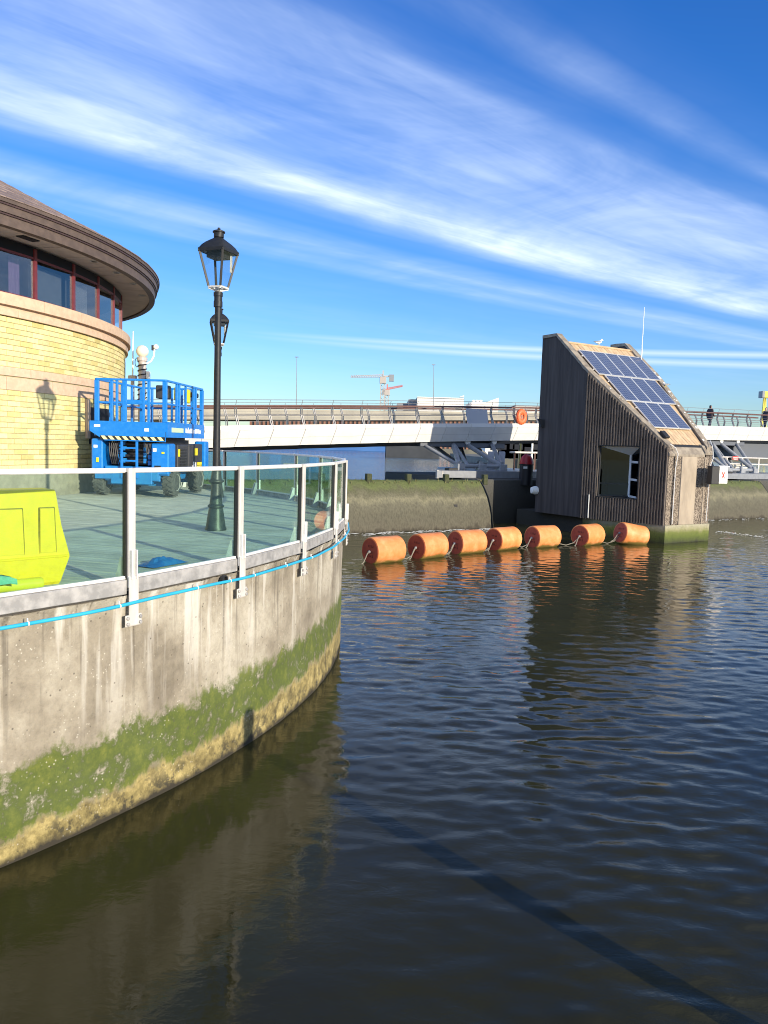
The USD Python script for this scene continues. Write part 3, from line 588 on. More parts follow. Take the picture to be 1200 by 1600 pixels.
def build_hose():
    t = thing('blue_hose', 'bright blue hose tied along the top of the quay wall', 'hose', polar(-30, PR, 2.25))
    a = np.linspace(-52, 12, 90)
    keys = [-52, -45, -38, -33.5, -31.2, -27, -22.5, -17, -14.3, -9, -4, 1, 6, 12]
    zk = [2.24, 2.23, 2.235, 2.225, 2.245, 2.265, 2.235, 2.25, 2.225, 2.235, 2.255, 2.27, 2.29, 2.30]
    zz = np.interp(a, keys, zk); zz = np.convolve(np.pad(zz, 3, 'edge'), np.ones(7) / 7, 'valid')
    pts = np.array([polar(x, PR + .082 + .006 * math.sin(x * 1.3), z) for x, z in zip(a, zz)])
    put(t, 'hose', MB().tube(pts, .018, 10), blue_hose, smooth=60)
    for x in (-36.2, -31.9, -27.0, -24.3, -22.0, -18.2, -14.0, -6.2, -2.0):
        z = float(np.interp(x, a, zz)); d = unit(polar(x, 1, 0) - polar(x, 0, 0)); tg = np.cross([0, 0, 1], d)
        mb = MB(); c = polar(x, PR + .082 + .006 * math.sin(x * 1.3), z)
        mb.lathe([(.017, -.006), (.022, -.006), (.022, .006), (.017, .006)], c, 12, axis=tg); mb.box(c + V(0, 0, .033) - d * .01, (.007, .015, .035), np.array([tg, d, [0, 0, 1]]))
        put(t, 'tie', mb, cable_tie)
build_hose()


def build_barrier():
    # moulded water filled barrier standing just behind the glass
    P1 = onz(103, 912, DECK); d = unit(V(.86, .5, 0)); d = unit(V(P1[0], P1[1], 0) - V(*onz(0, 923, DECK)[:2], 0))
    nn = np.cross([0, 0, 1], d)                                       # away from the camera
    L = 1.55; o = V(P1[0], P1[1], DECK) - d * L
    t = thing('traffic_barrier', 'bright yellow green moulded plastic barrier behind the balustrade glass', 'barrier', o)
    H = .99
    def sec(s0, s1, z): return s0, s1, z
    # end outline (s, z): waist widest at 0.3
    prof = [(L - .06, 0), (L + .055, .30), (L - .02, .62), (L - .075, H)]
    left = [(.06, 0), (-.055, .30), (.02, .62), (.075, H)]
    poly = prof + left[::-1]
    half = lambda z: np.interp(z, [0, .28, .33, H], [.24, .24, .215, .185])
    # skin made of rows, so that it is a solid with sloping faces
    zs = [0, .03, .28, .31, .62, H - .03, H]; v = []; 
    for z in zs:
        s0 = np.interp(z, [q[1] for q in left], [q[0] for q in left]); s1 = np.interp(z, [q[1] for q in prof], [q[0] for q in prof]); h = half(z) - (.02 if z in (0, H) else 0)
        for a, b in ((s0, -h), (s1, -h), (s1, h), (s0, h)): v.append(o + d * a + nn * (b + .26) + V(0, 0, z))
    f = []
    for i in range(len(zs) - 1):
        for j in range(4): k = (j + 1) % 4; f.append([i * 4 + j, i * 4 + k, i * 4 + 4 + k, i * 4 + 4 + j])
    f += [[3, 2, 1, 0], [len(v) - 4, len(v) - 3, len(v) - 2, len(v) - 1]]
    put(t, 'shell', MB().add(v, f), yellow_plastic)
    # raised panels on the near face
    for s0, s1 in ((.06, .30), (.42, .70), (.86, 1.14), (1.30, 1.46)):
        mb = MB(); zz0, zz1 = .345, .80; q = []
        for z, sh in ((zz0, 0), (zz1, .01)):
            for s in (s0 + sh, s1 - sh): q.append((s, z))
        pts = []
        for s, z in q:
            for e in (0, .022): pts.append(o + d * s + nn * (.26 - half(z) - e) + V(0, 0, z))
        mb.tm(trimesh.convex.convex_hull(np.array(pts))); rp_ = put(t, 'raised_panel', mb, yellow_plastic)
        gv = MB(); cq = [o + d * s + nn * (.26 - half(z) - .004) + V(0, 0, z) for s, z in ((s0 - .008, zz0 - .008), (s1 + .008, zz0 - .008), (s1 - .002, zz1 + .008), (s0 + .002, zz1 + .008))]
        for p_, q_ in zip(cq, cq[1:] + cq[:1]): gv.bar(p_, q_, .008, .010)
        put(rp_, 'grimy_seam', gv, seam_m)  # groove shading painted as thin dark bars
    put(t, 'step_ledge', MB().bar(o + d * .0 + nn * (.26 - .235) + V(0, 0, .295), o + d * (L + .03) + nn * (.26 - .235) + V(0, 0, .295), .02, .03, ch=.008), yellow_plastic)
    # pale yellow tube lying on the deck in front, and green sheet
    e = onz(66, 912, DECK + .05); e = V(e[0], e[1], DECK + .062); p0 = e - d * 1.4
    mb = MB().tube([p0, p0 + d * .02, e - d * .02, e], [.05, .06, .06, .05], 16)
    single('yellow_tube', mb, yellow_tube, 'pale yellow plastic tube lying on the deck in front of the barrier', 'tube', smooth=50, base=p0)
    e2 = onz(52, 905, DECK + .07); e2 = V(e2[0], e2[1], DECK) + nn * .10
    b0 = e2 - d * .55
    r = np.random.default_rng(2); n_, m_ = 9, 7; vv = []
    gb = onz(-2, 890, DECK + .28); gb = V(gb[0], gb[1], DECK) + nn * .04
    for i in range(n_):
        for j in range(m_):
            s = (i / (n_ - 1)); w = (j / (m_ - 1)) - .5
            z = .135 + .34 * (1 - s) * (1 - abs(w) * .7) + .03 * math.sin(7 * s + 5 * w)
            vv.append(gb + d * (-.35 + .53 * s) + nn * (w * .16 * (1.1 - s)) + V(0, 0, z if 0 < j < m_ - 1 else .13))
    ff = [[i * m_ + j, (i + 1) * m_ + j, (i + 1) * m_ + j + 1, i * m_ + j + 1] for i in range(n_ - 1) for j in range(m_ - 1)]
    single('folded_sheet', MB().add(vv, ff), green_sheet, 'pale green folded plastic sheet by the yellow tube at the photo edge', 'plastic sheet', smooth=40, base=gb)
    # crumpled sheet added for the blue reflection at the foot of the second pane
    c = onz(268, 884, DECK); c = V(c[0], c[1], DECK); r = np.random.default_rng(4)
    n_, m_ = 22, 12; vv = []
    tg = unit(polar(-26, 1, 0) - polar(-28, 1, 0))[:2]; tg = V(*tg, 0); ng = np.cross([0, 0, 1], tg)
    for i in range(n_):
        for j in range(m_):
            u, w = i / (n_ - 1) - .5, j / (m_ - 1) - .5
            p = c + tg * u * .62 + ng * (w * .3 + .14) ; z = .012 + .085 * max(0, (1 - 4 * u * u)) * max(0, 1 - 4 * w * w) * (.4 + 1.1 * float(meshkit.fbm(V(u * 9, w * 7, 2), 4, 5)))
            vv.append(p + V(0, 0, z))
    ff = [[i * m_ + j, (i + 1) * m_ + j, (i + 1) * m_ + j + 1, i * m_ + j + 1] for i in range(n_ - 1) for j in range(m_ - 1)]
    single('crumpled_sheet', MB().add(vv, ff), blue_sheet, 'crumpled blue sheet added on the deck for a reflection in the glass', 'plastic sheet', smooth=25, base=c)
build_barrier()

# ------------------------------------------------------------------ heritage lamps
def build_lamp():
    B = onz(337, 828, DECK); B = V(B[0], B[1], DECK)
    t = thing('street_lamp', 'taller black lantern street lamp with flared base, nearest behind the glass', 'street lamp', B)
    L = lambda mb: mb
    base = MB().lathe([(.185, 0), (.185, .03), (.17, .06), (.15, .2), (.125, .36), (.115, .385), (.14, .40), (.14, .43), (.11, .455), (.095, .6), (.085, .80), (.10, .82), (.135, .84), (.135, .865), (.10, .88), (.085, .95), (.078, 1.02)], n=20)
    put(t, 'flared_base', base, black_base, smooth=35, local=True)
    put(t, 'shaft', MB().lathe([(.064, 1.02), (.058, 2.4), (.053, 3.80)], n=18), black_paint, smooth=50, local=True)
    put(t, 'collar', MB().lathe([(.053, 3.79), (.075, 3.80), (.075, 3.89), (.068, 3.90), (.068, 3.97), (.078, 3.98), (.078, 4.04), (.045, 4.06)], n=18), black_paint, smooth=35, local=True)
    r0, r1, z0, z1 = .165, .325, 4.12, 4.72; ph = math.radians(24)
    c0 = [V(r0 * math.cos(ph + k * PI / 2), r0 * math.sin(ph + k * PI / 2), z0) for k in range(4)]
    c1 = [V(r1 * math.cos(ph + k * PI / 2), r1 * math.sin(ph + k * PI / 2), z1) for k in range(4)]
    sp = MB().lathe([(.045, 4.04), (.062, 4.055), (.055, 4.10), (.045, 4.12)], n=12)
    for k in range(4): sp.bar(V(0, 0, 4.06), c0[k] * [1, 1, 0] + V(0, 0, 4.105), .03, .03); sp.bar(c0[k] + V(0, 0, .0), c0[(k + 1) % 4] + V(0, 0, .0), .032, .03)
    put(t, 'lantern_cradle', sp, white_cast, local=True)
    for k in range(4):
        fb = put(t, 'lantern_bar', MB().bar(c0[k] + V(0, 0, .018), c1[k], .034, .034, up=(c0[k][0], c0[k][1], 0)), black_paint, local=True)
    for k in range(4):
        a, b, c, d = c0[k], c0[(k + 1) % 4], c1[(k + 1) % 4], c1[k]; cen = (a + b + c + d) / 4; q = [cen + (p - cen) * .93 for p in (a, b, c, d)]
        nr = unit(np.cross(b - a, d - a)) * .003
        put(t, 'lantern_pane', MB().add([p - nr for p in q] + [p + nr for p in q], [[0, 1, 2, 3], [7, 6, 5, 4], [0, 4, 5, 1], [1, 5, 6, 2], [2, 6, 7, 3], [3, 7, 4, 0]]), lamp_glass, local=True)
    # domed square hood
    v = []; rows = [(1.06, z1 - .035), (1.07, z1 + .02), (1.0, z1 + .035), (.88, z1 + .085), (.70, z1 + .135), (.47, z1 + .18), (.24, z1 + .22), (.2, z1 + .235)]
    n4 = 24
    for s, z in rows:
        for j in range(n4):
            a = 2 * PI * j / n4; u = PI / 4 - (a % (PI / 2)); sq = math.cos(PI / 4) / math.cos(u)        # square outline
            k = .0 if s > .95 else (.95 - s) / .95
            rad = r1 * s * (sq * (1 - k) + .86 * k)
            v.append(V(rad * math.cos(a + ph), rad * math.sin(a + ph), z))
    f = [[i * n4 + j, i * n4 + (j + 1) % n4, (i + 1) * n4 + (j + 1) % n4, (i + 1) * n4 + j] for i in range(len(rows) - 1) for j in range(n4)]
    hood = MB().add(v, f); cc = len(v)
    hd = put(t, 'lantern_hood', hood, black_paint, smooth=40, local=True)
    un = MB().prism([(p[0] * .97, p[1] * .97) for p in c1], (0, 0, z1 - .03), (1, 0, 0), (0, 1, 0), .02)
    un.prism([(p[0] * .62, p[1] * .62) for p in c1], (0, 0, z1 - .12), (1, 0, 0), (0, 1, 0), .085)
    put(hd, 'gear_tray', un, black_paint, local=True)
    put(t, 'chimney', MB().lathe([(.085, z1 + .225), (.085, z1 + .30), (.105, z1 + .305), (.105, z1 + .325), (.06, z1 + .345), (.025, z1 + .36), (.022, z1 + .385), (.0, z1 + .392)], n=14), black_paint, smooth=35, local=True)
    bx = MB().b((.18, .06, z1 - .33), (.21, .11, z1 - .04)); put(t, 'service_flap', bx, white_cast, local=True)
    # the second one, farther along the pier, seen half behind the first
    B2 = aty(340.5, 700, 20.9)
    copy(t, (B2[0], B2[1], DECK), math.radians(35), 'black lantern street lamp farther off, half hidden behind the nearer post', 'street lamp')
build_lamp()

# ------------------------------------------------------------------ round yellow brick building
def build_round():
    t = thing('round_brick_building', 'round yellow brick building with a window band and wide brown eaves', 'building', (DC[0], DC[1], DECK))
    def P(a, r, z): return V(DC[0] + r * math.cos(a), DC[1] + r * math.sin(a), z)
    def ringwall(r0, r1, z0, z1, a0=-100, a1=120, n=110):
        t_ = np.radians(np.linspace(a0, a1, n)); v = []; f = []
        for a in t_: v += [P(a, r1, z0), P(a, r1, z1), P(a, r0, z1), P(a, r0, z0)]
        for i in range(n - 1):
            for j in range(4): k = (j + 1) % 4; f.append([i * 4 + j, (i + 1) * 4 + j, (i + 1) * 4 + k, i * 4 + k])
        f += [[0, 1, 2, 3], [(n - 1) * 4 + 3, (n - 1) * 4 + 2, (n - 1) * 4 + 1, (n - 1) * 4]]
        return MB().add(v, f)
    wall = put(t, 'wall', ringwall(DR - .3, DR - .012, 2.6, 6.9), mortar, smooth=30)
    put(t, 'plinth', ringwall(DR - .3, DR + .05, DECK - .02, 3.03), plinth_m, smooth=30)
    # bricks: every one its own block; those most in view as parts, the others joined
    H, Lb = .128, .40; step = Lb / DR
    rest = MB(); cand = []
    for z0, z1 in ((3.035, 4.95), (5.49, 6.655)):
        rows = int(round((z1 - z0) / H)); h = (z1 - z0) / rows
        for i in range(rows):
            zc = z0 + (i + .5) * h; off = .5 * (i % 2)
            for k in range(-60, 30):
                a = (k + off) * step
                if not -1.35 < a < .95: continue
                cand.append((a, zc, h))
    def px(a, zc):
        p = P(a, DR, zc); d = p - EYE; n = V(math.cos(a), math.sin(a), 0)
        vis = -(n @ unit(d)); x = 600 + FPX * (d @ cR) / (d @ cF); y = 800 - FPX * (d @ cU) / (d @ cF)
        return vis / np.linalg.norm(d), x, y
    rr = random.Random(5); sc = []
    for (a, zc, h) in cand:
        q, x, y = px(a, zc); hid = (150 < x < 330 and y > 600) or y > 745
        sc.append((q if -8 < x < 215 and q > 0 and not hid else -1))
    order = np.argsort(sc)[::-1]; keep = set(order[:300].tolist())
    for i, (a, zc, h) in enumerate(cand):
        d = V(math.cos(a), math.sin(a), 0); tg = V(-d[1], d[0], 0); ax = np.array([tg, d, [0, 0, 1]])
        out = rr.uniform(-.003, .003); mb = rest if i not in keep else MB()
        mb.box(P(a, DR - .03 + out, zc), (Lb - .016, .07, h - .014), ax, .004 if i in keep else 0)
        if i in keep: put(wall, 'brick', mb, bricks_m[rr.choice((0, 0, 1, 1, 2, 3))])
    put(wall, 'bricks', rest, bricks_m[1], kind='stuff')
    # stone bands
    def stones(name, r0, r1, z0, z1, da, mat_, shift=0):
        for k in range(-8, 9):
            a0 = math.degrees(0) + k * da + shift; n = 7; tt = np.radians(np.linspace(a0 + .03, a0 + da - .03, n)); v = []; f = []
            if a0 < -75 or a0 > 40: continue
            for a in tt: v += [P(a, r1, z0), P(a, r1, z1), P(a, r0, z1), P(a, r0, z0)]
            for i in range(n - 1):
                for j in range(4): q = (j + 1) % 4; f.append([i * 4 + j, (i + 1) * 4 + j, (i + 1) * 4 + q, i * 4 + q])
            f += [[0, 1, 2, 3], [(n - 1) * 4 + 3, (n - 1) * 4 + 2, (n - 1) * 4 + 1, (n - 1) * 4]]
            put(t, name, MB().add(v, f), mat_, smooth=30)
    stones('band_stone', DR - .2, DR + .015, 4.955, 5.255, 7.6, stone_pink, 1.5)
    stones('band_stone', DR - .2, DR + .035, 5.285, 5.485, 7.6, stone_pink, 5.2)
    stones('cornice_stone', DR - .2, DR + .09, 6.665, 6.82, 7.6, stone_pink, 3)
    stones('cornice_stone', DR - .2, DR + .17, 6.90, 7.165, 7.6, stone_pink, -.8)
    put(t, 'band_recess', ringwall(DR - .2, DR - .005, 5.25, 5.29), mortar, smooth=30)
    put(t, 'cornice_recess', ringwall(DR - .2, DR + .055, 6.80, 6.92), stone_pink, smooth=30)
    # window band
    mul = [-46.7 - 7.65, -46.7, -39.05, -31.4, -23.75, -16.1, -8.2, -.8, 6.6, 13.8, 21.5]
    RW = DR - .10
    for k, (a0, a1) in enumerate(zip(mul[:-1], mul[1:])):
        p, q = P(math.radians(a0), RW, 0), P(math.radians(a1), RW, 0); d = unit(q - p); up = V(0, 0, 1); z = lambda v, h: v + V(0, 0, h)
        nrm = np.cross(d, up)
        fr = MB(); fr.bar(z(p, 7.70), z(p, 7.70) + d * .001, .07, 1.0)
        fr = MB().box(z(p, 7.80), (.10, .10, 1.26), np.array([d, np.cross(up, d), up])); fr.bar(z(p + d * .052, 7.205), z(q - d * .052, 7.205), .08, .07)
        fr.bar(z(p + d * .052, 8.20), z(q - d * .052, 8.20), .08, .05)
        w = put(t, 'window', fr, maroon)
        put(w, 'pane', MB().bar(z(p + d * .055, 7.707), z(q - d * .055, 7.707), .012, .93), win_glass)
        put(t, 'head_panel', MB().bar(z(p + d * .055, 8.34), z(q - d * .055, 8.34), .05, .24), head_panel)
        if k in (5, 6): put(w, 'blind', MB().bar(z(p + d * .10 - nrm * .25, 7.69), z(q - d * .14 - nrm * .25, 7.69), .015, .84), blind_m)
        if k == 4:
            n_ = 14; pts = [(p + d * (1.0 + .028 * i) - nrm * (.30 + .03 * (i % 2))) for i in range(n_)]
            v = [z(x, 7.2) for x in pts] + [z(x, 8.18) for x in pts]
            put(w, 'curtain', MB().add(v, [[i, i + 1, n_ + i + 1, n_ + i] for i in range(n_ - 1)]), curtain_m)
    put(t, 'room_wall', ringwall(DR - 3.2, DR - 3.0, 7.0, 8.6), room_m, smooth=30)
    put(t, 'room_floor', ringwall(DR - 3.0, DR - .25, 7.0, 7.1), room_m, smooth=30)
    put(t, 'ceiling', ringwall(DR - 3.0, DR - .2, 8.47, 8.5), room_m, smooth=30)
    # eaves: boarded soffit panels, lights, layered fascia, gutter
    RE = 12.43
    for k in range(-14, 10):
        a0 = k * 5.1; n = 5; tt = np.radians(np.linspace(a0 + .08, a0 + 5.02, n)); v = []; f = []
        for a in tt: v += [P(a, RE - .2, 8.50), P(a, RE - .2, 8.53), P(a, DR - .2, 8.53), P(a, DR - .2, 8.50)]
        for i in range(n - 1):
            for j in range(4): q = (j + 1) % 4; f.append([i * 4 + j, (i + 1) * 4 + j, (i + 1) * 4 + q, i * 4 + q])
        f += [[0, 1, 2, 3], [(n - 1) * 4 + 3, (n - 1) * 4 + 2, (n - 1) * 4 + 1, (n - 1) * 4]]
        put(t, 'soffit_panel', MB().add(v, f), soffit_m)
    for a in (-8.5, -2.2, 5.0, 14):
        put(t, 'soffit_light', MB().lathe([(.11, 0), (.11, .018), (.08, .025), (.075, 0)], P(math.radians(a), DR + .55, 8.478), 16), white_cast)
    put(t, 'soffit_vent', MB().box(P(math.radians(-19.5), DR + .35, 8.488), (.5, .22, .022), np.array([[-math.sin(-.34), math.cos(-.34), 0], [math.cos(-.34), math.sin(-.34), 0], [0, 0, 1]])), rubber)
    put(t, 'fascia', ringwall(RE - .28, RE - .10, 8.44, 8.67), fascia_m, smooth=30)
    put(t, 'fascia', ringwall(RE - .16, RE - .03, 8.70, 8.86), fascia_m, smooth=30)
    put(t, 'gutter', ringwall(RE - .2, RE - .065, 8.66, 8.71), gutter_m, smooth=30)
    put(t, 'gutter', ringwall(RE - .12, RE + .0, 8.855, 8.90), gutter_m, smooth=30)
    put(t, 'roof_edge', ringwall(RE - .15, RE + .03, 8.90, 9.0), fascia_m, smooth=30)
    # conical roof in tile courses
    slope = .50; rest = MB(); rt = random.Random(9)
    nc = 16
    for i in range(nc):
        r1 = RE + .05 - i * .36; r0 = r1 - .44; zb = 8.985 + i * .36 * slope
        da = .46 / r1
        lim = 1.15 if i < 9 else 1.15
        for k in range(int(-lim / da), int(1.3 / da)):
            a0, a1 = (k + .5 * (i % 2)) * da + .004 / r1, (k + 1 + .5 * (i % 2)) * da - .012 / r1
            lift = rt.uniform(0, .012)
            v = [P(a0, r1, zb + .014 + lift), P(a1, r1, zb + .014 + lift), P(a1, r0, zb + .44 * slope), P(a0, r0, zb + .44 * slope), P(a0, r1, zb - .012 + lift), P(a1, r1, zb - .012 + lift), P(a1, r0, zb + .44 * slope - .02), P(a0, r0, zb + .44 * slope - .02)]
            f = [[0, 1, 2, 3], [7, 6, 5, 4], [0, 4, 5, 1], [1, 5, 6, 2], [2, 6, 7, 3], [3, 7, 4, 0]]
            if i < 6 and -.62 < a0 < .45: put(t, 'roof_tile', MB().add(v, f), slate_m[rt.randrange(2)])
            else: rest.add(v, f)
    put(t, 'roof_tiles', rest, slate_m[0], kind='stuff')
    cone = MB().lathe([(RE - .1, 8.95), (RE - .1, 8.955), (.3, 8.955 + (RE - .4) * slope), (0, 8.955 + (RE - .1) * slope)], (DC[0], DC[1], 0), 96)
    put(t, 'roof_deck', cone, gutter_m, smooth=30)
    # hatch opening in a stone surround; dark panel painted for its unlit recess
    a = math.radians(-1.6)
    def blk(a_, r, z0, z1, w, dep):
        d = V(math.cos(a_), math.sin(a_), 0); return MB().box(P(a_, r, (z0 + z1) / 2), (w, dep, z1 - z0), np.array([[-d[1], d[0], 0], d, [0, 0, 1]]), .006)
    put(t, 'hatch_surround', blk(math.radians(-5.6), DR + .02, 3.85, 4.93, .17, .10), stone_pink)
    put(t, 'hatch', blk(math.radians(-1.3), DR + .0, 3.7, 4.72, 1.45, .06), head_panel)
build_round()

# ------------------------------------------------------------------ blue scissor lift
def build_lift():
    t = thing('scissor_lift', 'blue rough terrain scissor lift parked beside the round building', 'scissor lift', (-6.60, 20.02, DECK), math.radians(-3.5))
    def P(name, mb, m, parent=t, **k): return put(parent, name, mb, m, local=True, **k)
    # wheels
    for sx in (-1, 1):
        for y in (.36, 2.45):
            mb = MB(); R_, w = .40, .30; c = V(sx * .93, y, R_)
            mb.lathe([(.20, -w / 2), (.30, -w / 2), (.345, -w / 2 + .03), (.352, 0), (.345, w / 2 - .03), (.30, w / 2), (.20, w / 2)], c, 28, axis=(1, 0, 0))
            for j in range(16):
                for side in (-1, 1):
                    a = 2 * PI * (j + (.5 if side > 0 else 0)) / 16; d = V(0, math.cos(a), math.sin(a)); tg = V(0, -math.sin(a), math.cos(a))
                    ex = unit(V(1, 0, 0) * side + tg * .55); mb.box(c + d * .355 + V(side * .07, 0, 0), (.15, .045, .035), np.array([ex, np.cross(d, ex), d]))
            ty = P('tyre', mb, tyre_m, smooth=35)
            put(ty, 'rim', MB().lathe([(.21, -w / 2 + .01), (.215, sx * 0 - w / 2 - .006), (.18, -w / 2 + .02), (.15, 0), (.15, w / 2 - .06), (.18, w / 2 - .02), (.225, w / 2 + .008), (.21, w / 2 - .02), (.16, w / 2 - .05), (.05, w / 2 - .045), (.05, w / 2 - .01), (0, w / 2 - .01)], c, 24, axis=(sx, 0, 0)), rim_m, local=True, smooth=35)
    # chassis
    ch = MB(); ch.b((-.74, .02, .42), (.74, 2.95, .80), .02); ch.b((-.55, -.06, .34), (.55, .1, .72), .02)
    ch.bar((-.8, .36, .37), (.8, .36, .37), .14, .14); ch.bar((-.8, 2.45, .37), (.8, 2.45, .37), .14, .14)
    P('chassis', ch, lift_blue2)
    fr = MB(); fr.b((-.98, -.05, .46), (-.30, .03, .74), .015); fr.b((.22, -.05, .44), (.72, .03, .80), .015); fr.b((.72, .02, .58), (.98, .06, .80), .01)
    P('front_bumper', fr, lift_blue2)
    # outrigger/side covers in blue
    P('left_cover', MB().b((-1.07, -.04, .60), (-.77, .55, 1.50), .03), lift_blue, label='tall blue cover left of the ladder')
    P('right_cover', MB().b((.52, -.03, .60), (.98, .52, 1.42), .03), lift_blue, label='blue cover right of the ladder')
    P('rear_cover', MB().b((.80, 2.72, .62), (1.12, 3.08, 1.50), .03), lift_blue)
    P('rear_cover', MB().b((-1.10, 2.72, .62), (-.80, 3.08, 1.50), .03), lift_blue)
    # engine tray, dark, with louvres and stickers
    for sx in (-1, 1):
        tr = MB(); tr.b((sx * .76, .56, .66), (sx * 1.03, 1.45, 1.40), .02); tr.b((sx * .76, 1.47, .66), (sx * 1.04, 2.70, 1.42), .02)
        tray = P('engine_tray', tr, lift_dark)
        lv = MB()
        for k in range(6): lv.box((sx * 1.045, .98, .86 + k * .08), (.02, .5, .03), None)
        put(tray, 'louvres', lv, lift_black, local=True)
        if sx > 0:
            put(tray, 'sticker', MB().b((1.04, 1.95, 1.10), (1.052, 2.22, 1.30)), sticker_y, local=True)
            put(tray, 'sticker', MB().b((1.04, 2.18, .70), (1.052, 2.60, .80)), sticker_y, local=True)
            put(tray, 'sticker', MB().b((1.04, 2.22, .82), (1.052, 2.62, .90)), sticker_y, local=True)
            put(tray, 'sticker', MB().b((1.03, .575, 1.08), (1.042, .70, 1.28)), sticker_y, local=True)
            mk = MB(); mk.b((1.04, 1.84, .70), (1.052, 1.90, .92)); mk.b((1.04, 1.78, .78), (1.052, 1.84, .82)); mk.b((1.04, 1.95, .70), (1.052, 2.0, .86)); mk.b((1.04, 2.04, .70), (1.052, 2.09, .90))
            put(tray, 'marking', mk, sticker_w, local=True)
    # folded scissor stack
    for k in range(5):
        z = .90 + k * .155
        for sx in (-1, 1):
            P('scissor_arm', MB().bar((sx * .40, .16, z), (sx * .40, 2.85, z + .05), .07, .12), lift_blue)
            P('scissor_arm', MB().bar((sx * .28, 2.85, z), (sx * .28, .16, z + .05), .07, .12), lift_blue2)
        pin = MB()
        for y in (.2, 1.5, 2.8): pin.tube([(-.46, y, z + .02), (.46, y, z + .02)], .04, 10)
        P('pivot_pin', pin, lift_black)
    P('stack_core', MB().b((-.60, .30, .84), (.60, 2.8, 1.52)), lift_black)
    hs = MB(); rr = random.Random(2)
    for k in range(7):
        x = .30 + .035 * k; z1 = 1.58; z0 = rr.uniform(1.12, 1.3)
        hs.tube([(x, .10, z1), (x, .03, (z1 + z0) / 2), (x + .02, .03, z0), (x + .05, .06, z0 + .12), (x + .06, .10, z1)], .013, 6)
    for k in range(6):
        x = -.62 + .05 * k; hs.tube([(x, .1, 1.55), (x, .03, 1.3), (x + .03, .03, 1.05), (x + .05, .1, .85)], .014, 6)
    P('hoses', hs, lift_black)
    # boarding ladder
    ld = MB()
    for x in (-.24, .16): ld.b((x - .028, -.10, .50), (x + .028, -.05, 1.62), .006)
    for z in (.56, .95, 1.28, 1.60): ld.b((-.22, -.095, z - .022), (.14, -.055, z + .022))
    P('ladder', ld, lift_blue)
    # platform
    W = .93; y0, y1 = -.12, 3.08
    deckm = MB(); deckm.b((-W, y0, 1.58), (W, y1, 1.72)); deckm.b((-.55, .2, 1.50), (.55, 2.6, 1.60))
    plat = P('platform_deck', deckm, lift_dark)
    sk = MB().prism([(-W + .26, 1.46), (W, 1.46), (W, 1.96), (-W - .14, 1.96), (-W - .14, 1.70)], (0, y0 + .04, 0), (1, 0, 0), (0, 0, 1), .05)
    sk2 = MB().b((W - .002, y0 + .042, 1.58), (W + .045, y1, 1.98)); sk3 = MB().b((-W - .05, y0 + .05, 1.58), (-W, y1, 1.95)); sk4 = MB().b((-W, y1 - .05, 1.6), (W, y1, 1.95))
    P('front_skirt', sk, lift_blue); P('side_skirt', sk2, lift_blue); P('side_skirt', sk3, lift_blue); P('rear_skirt', sk4, lift_blue)
    # warning chevrons along the front skirt
    lab = MB()
    n = 9; x0, x1 = -W + .16, W - .03
    bk = MB().b((x0 - .02, y0 - .016, 1.485), (x1 + .02, y0 - .008, 1.585)); P('warning_strip', bk, rubber)
    for k in range(n):
        a = x0 + (x1 - x0) * k / n; w = (x1 - x0) / n
        lab.add([(a, y0 - .02, 1.58), (a + w * .55, y0 - .02, 1.58), (a + w * .98, y0 - .02, 1.49), (a + w * .43, y0 - .02, 1.49), (a, y0 - .014, 1.58), (a + w * .55, y0 - .014, 1.58), (a + w * .98, y0 - .014, 1.49), (a + w * .43, y0 - .014, 1.49)],
                [[0, 3, 2, 1], [4, 5, 6, 7], [0, 1, 5, 4], [1, 2, 6, 5], [2, 3, 7, 6], [3, 0, 4, 7]])
    P('warning_chevrons', lab, mat('pale_yellow_stripe', (.75, .72, .36), rough=.5))
    st = MB(); st.b((-W - .02, y0 - .018, 1.80), (-W + .14, y0 - .01, 1.87)); st.b((.38, y0 - .018, 1.72), (.50, y0 - .01, 1.80)); P('label_plate', st, sticker_w)
    # blurred name plates on the side skirt
    nm = MB(); nm.b((W + .045, .22, 1.72), (W + .053, 1.15, 1.84)); P('name_plate', nm, mat('pale_green_plate', (.50, .66, .42), rough=.5))
    nb = MB(); rr = random.Random(8); y = 1.35
    while y < 2.75:
        w = rr.uniform(.05, .11); nb.b((W + .045, y, 1.72), (W + .053, y + w, 1.72 + rr.choice((.1, .13, .15)))); y += w + rr.choice((.04, .05, .09))
    P('name_lettering', nb, sticker_w)
    for (x, z, w, h, m_) in ((-.95, 1.30, .10, .07, sticker_w), (-.90, .95, .07, .12, sticker_y), (.62, 1.25, .09, .09, sticker_w), (.84, 1.18, .07, .05, sticker_y), (.70, .82, .16, .05, rubber), (-.9, .72, .12, .03, rubber)):
        P('sticker', MB().b((x - w / 2, -.052, z - h / 2), (x + w / 2, -.036, z + h / 2)), m_)
    # guard rails
    zt, zm, zb = 3.03, 2.44, 1.96
    def rail(name, mb): return P(name, mb, lift_blue)
    X = W - .01
    for (p, q) in (((-X, y0 + .03), (X, y0 + .03)), ((X, y0 + .03), (X, y1 - .03)), ((X, y1 - .03), (-X, y1 - .03)), ((-X, y1 - .03), (-X, y0 + .03))):
        for z, s in ((zt, .055), (zm, .05)): rail('guard_rail', MB().bar((*p, z), (*q, z), s, s, ch=.008))
    def post(x, y, w=.06, d=.06): rail('guard_post', MB().b((x - w / 2, y - d / 2, zb), (x + w / 2, y + d / 2, zt - .028), .008))
    for x, w in ((-X + .03, .12), (-.50, .07), (-.36, .06), (-.16, .11), (.34, .06), (.48, .07), (X - .02, .12)): post(x, y0 + .03, w)
    for y in (.75, .95, 1.5, 2.2, 2.4): post(X, y, .06, .06)
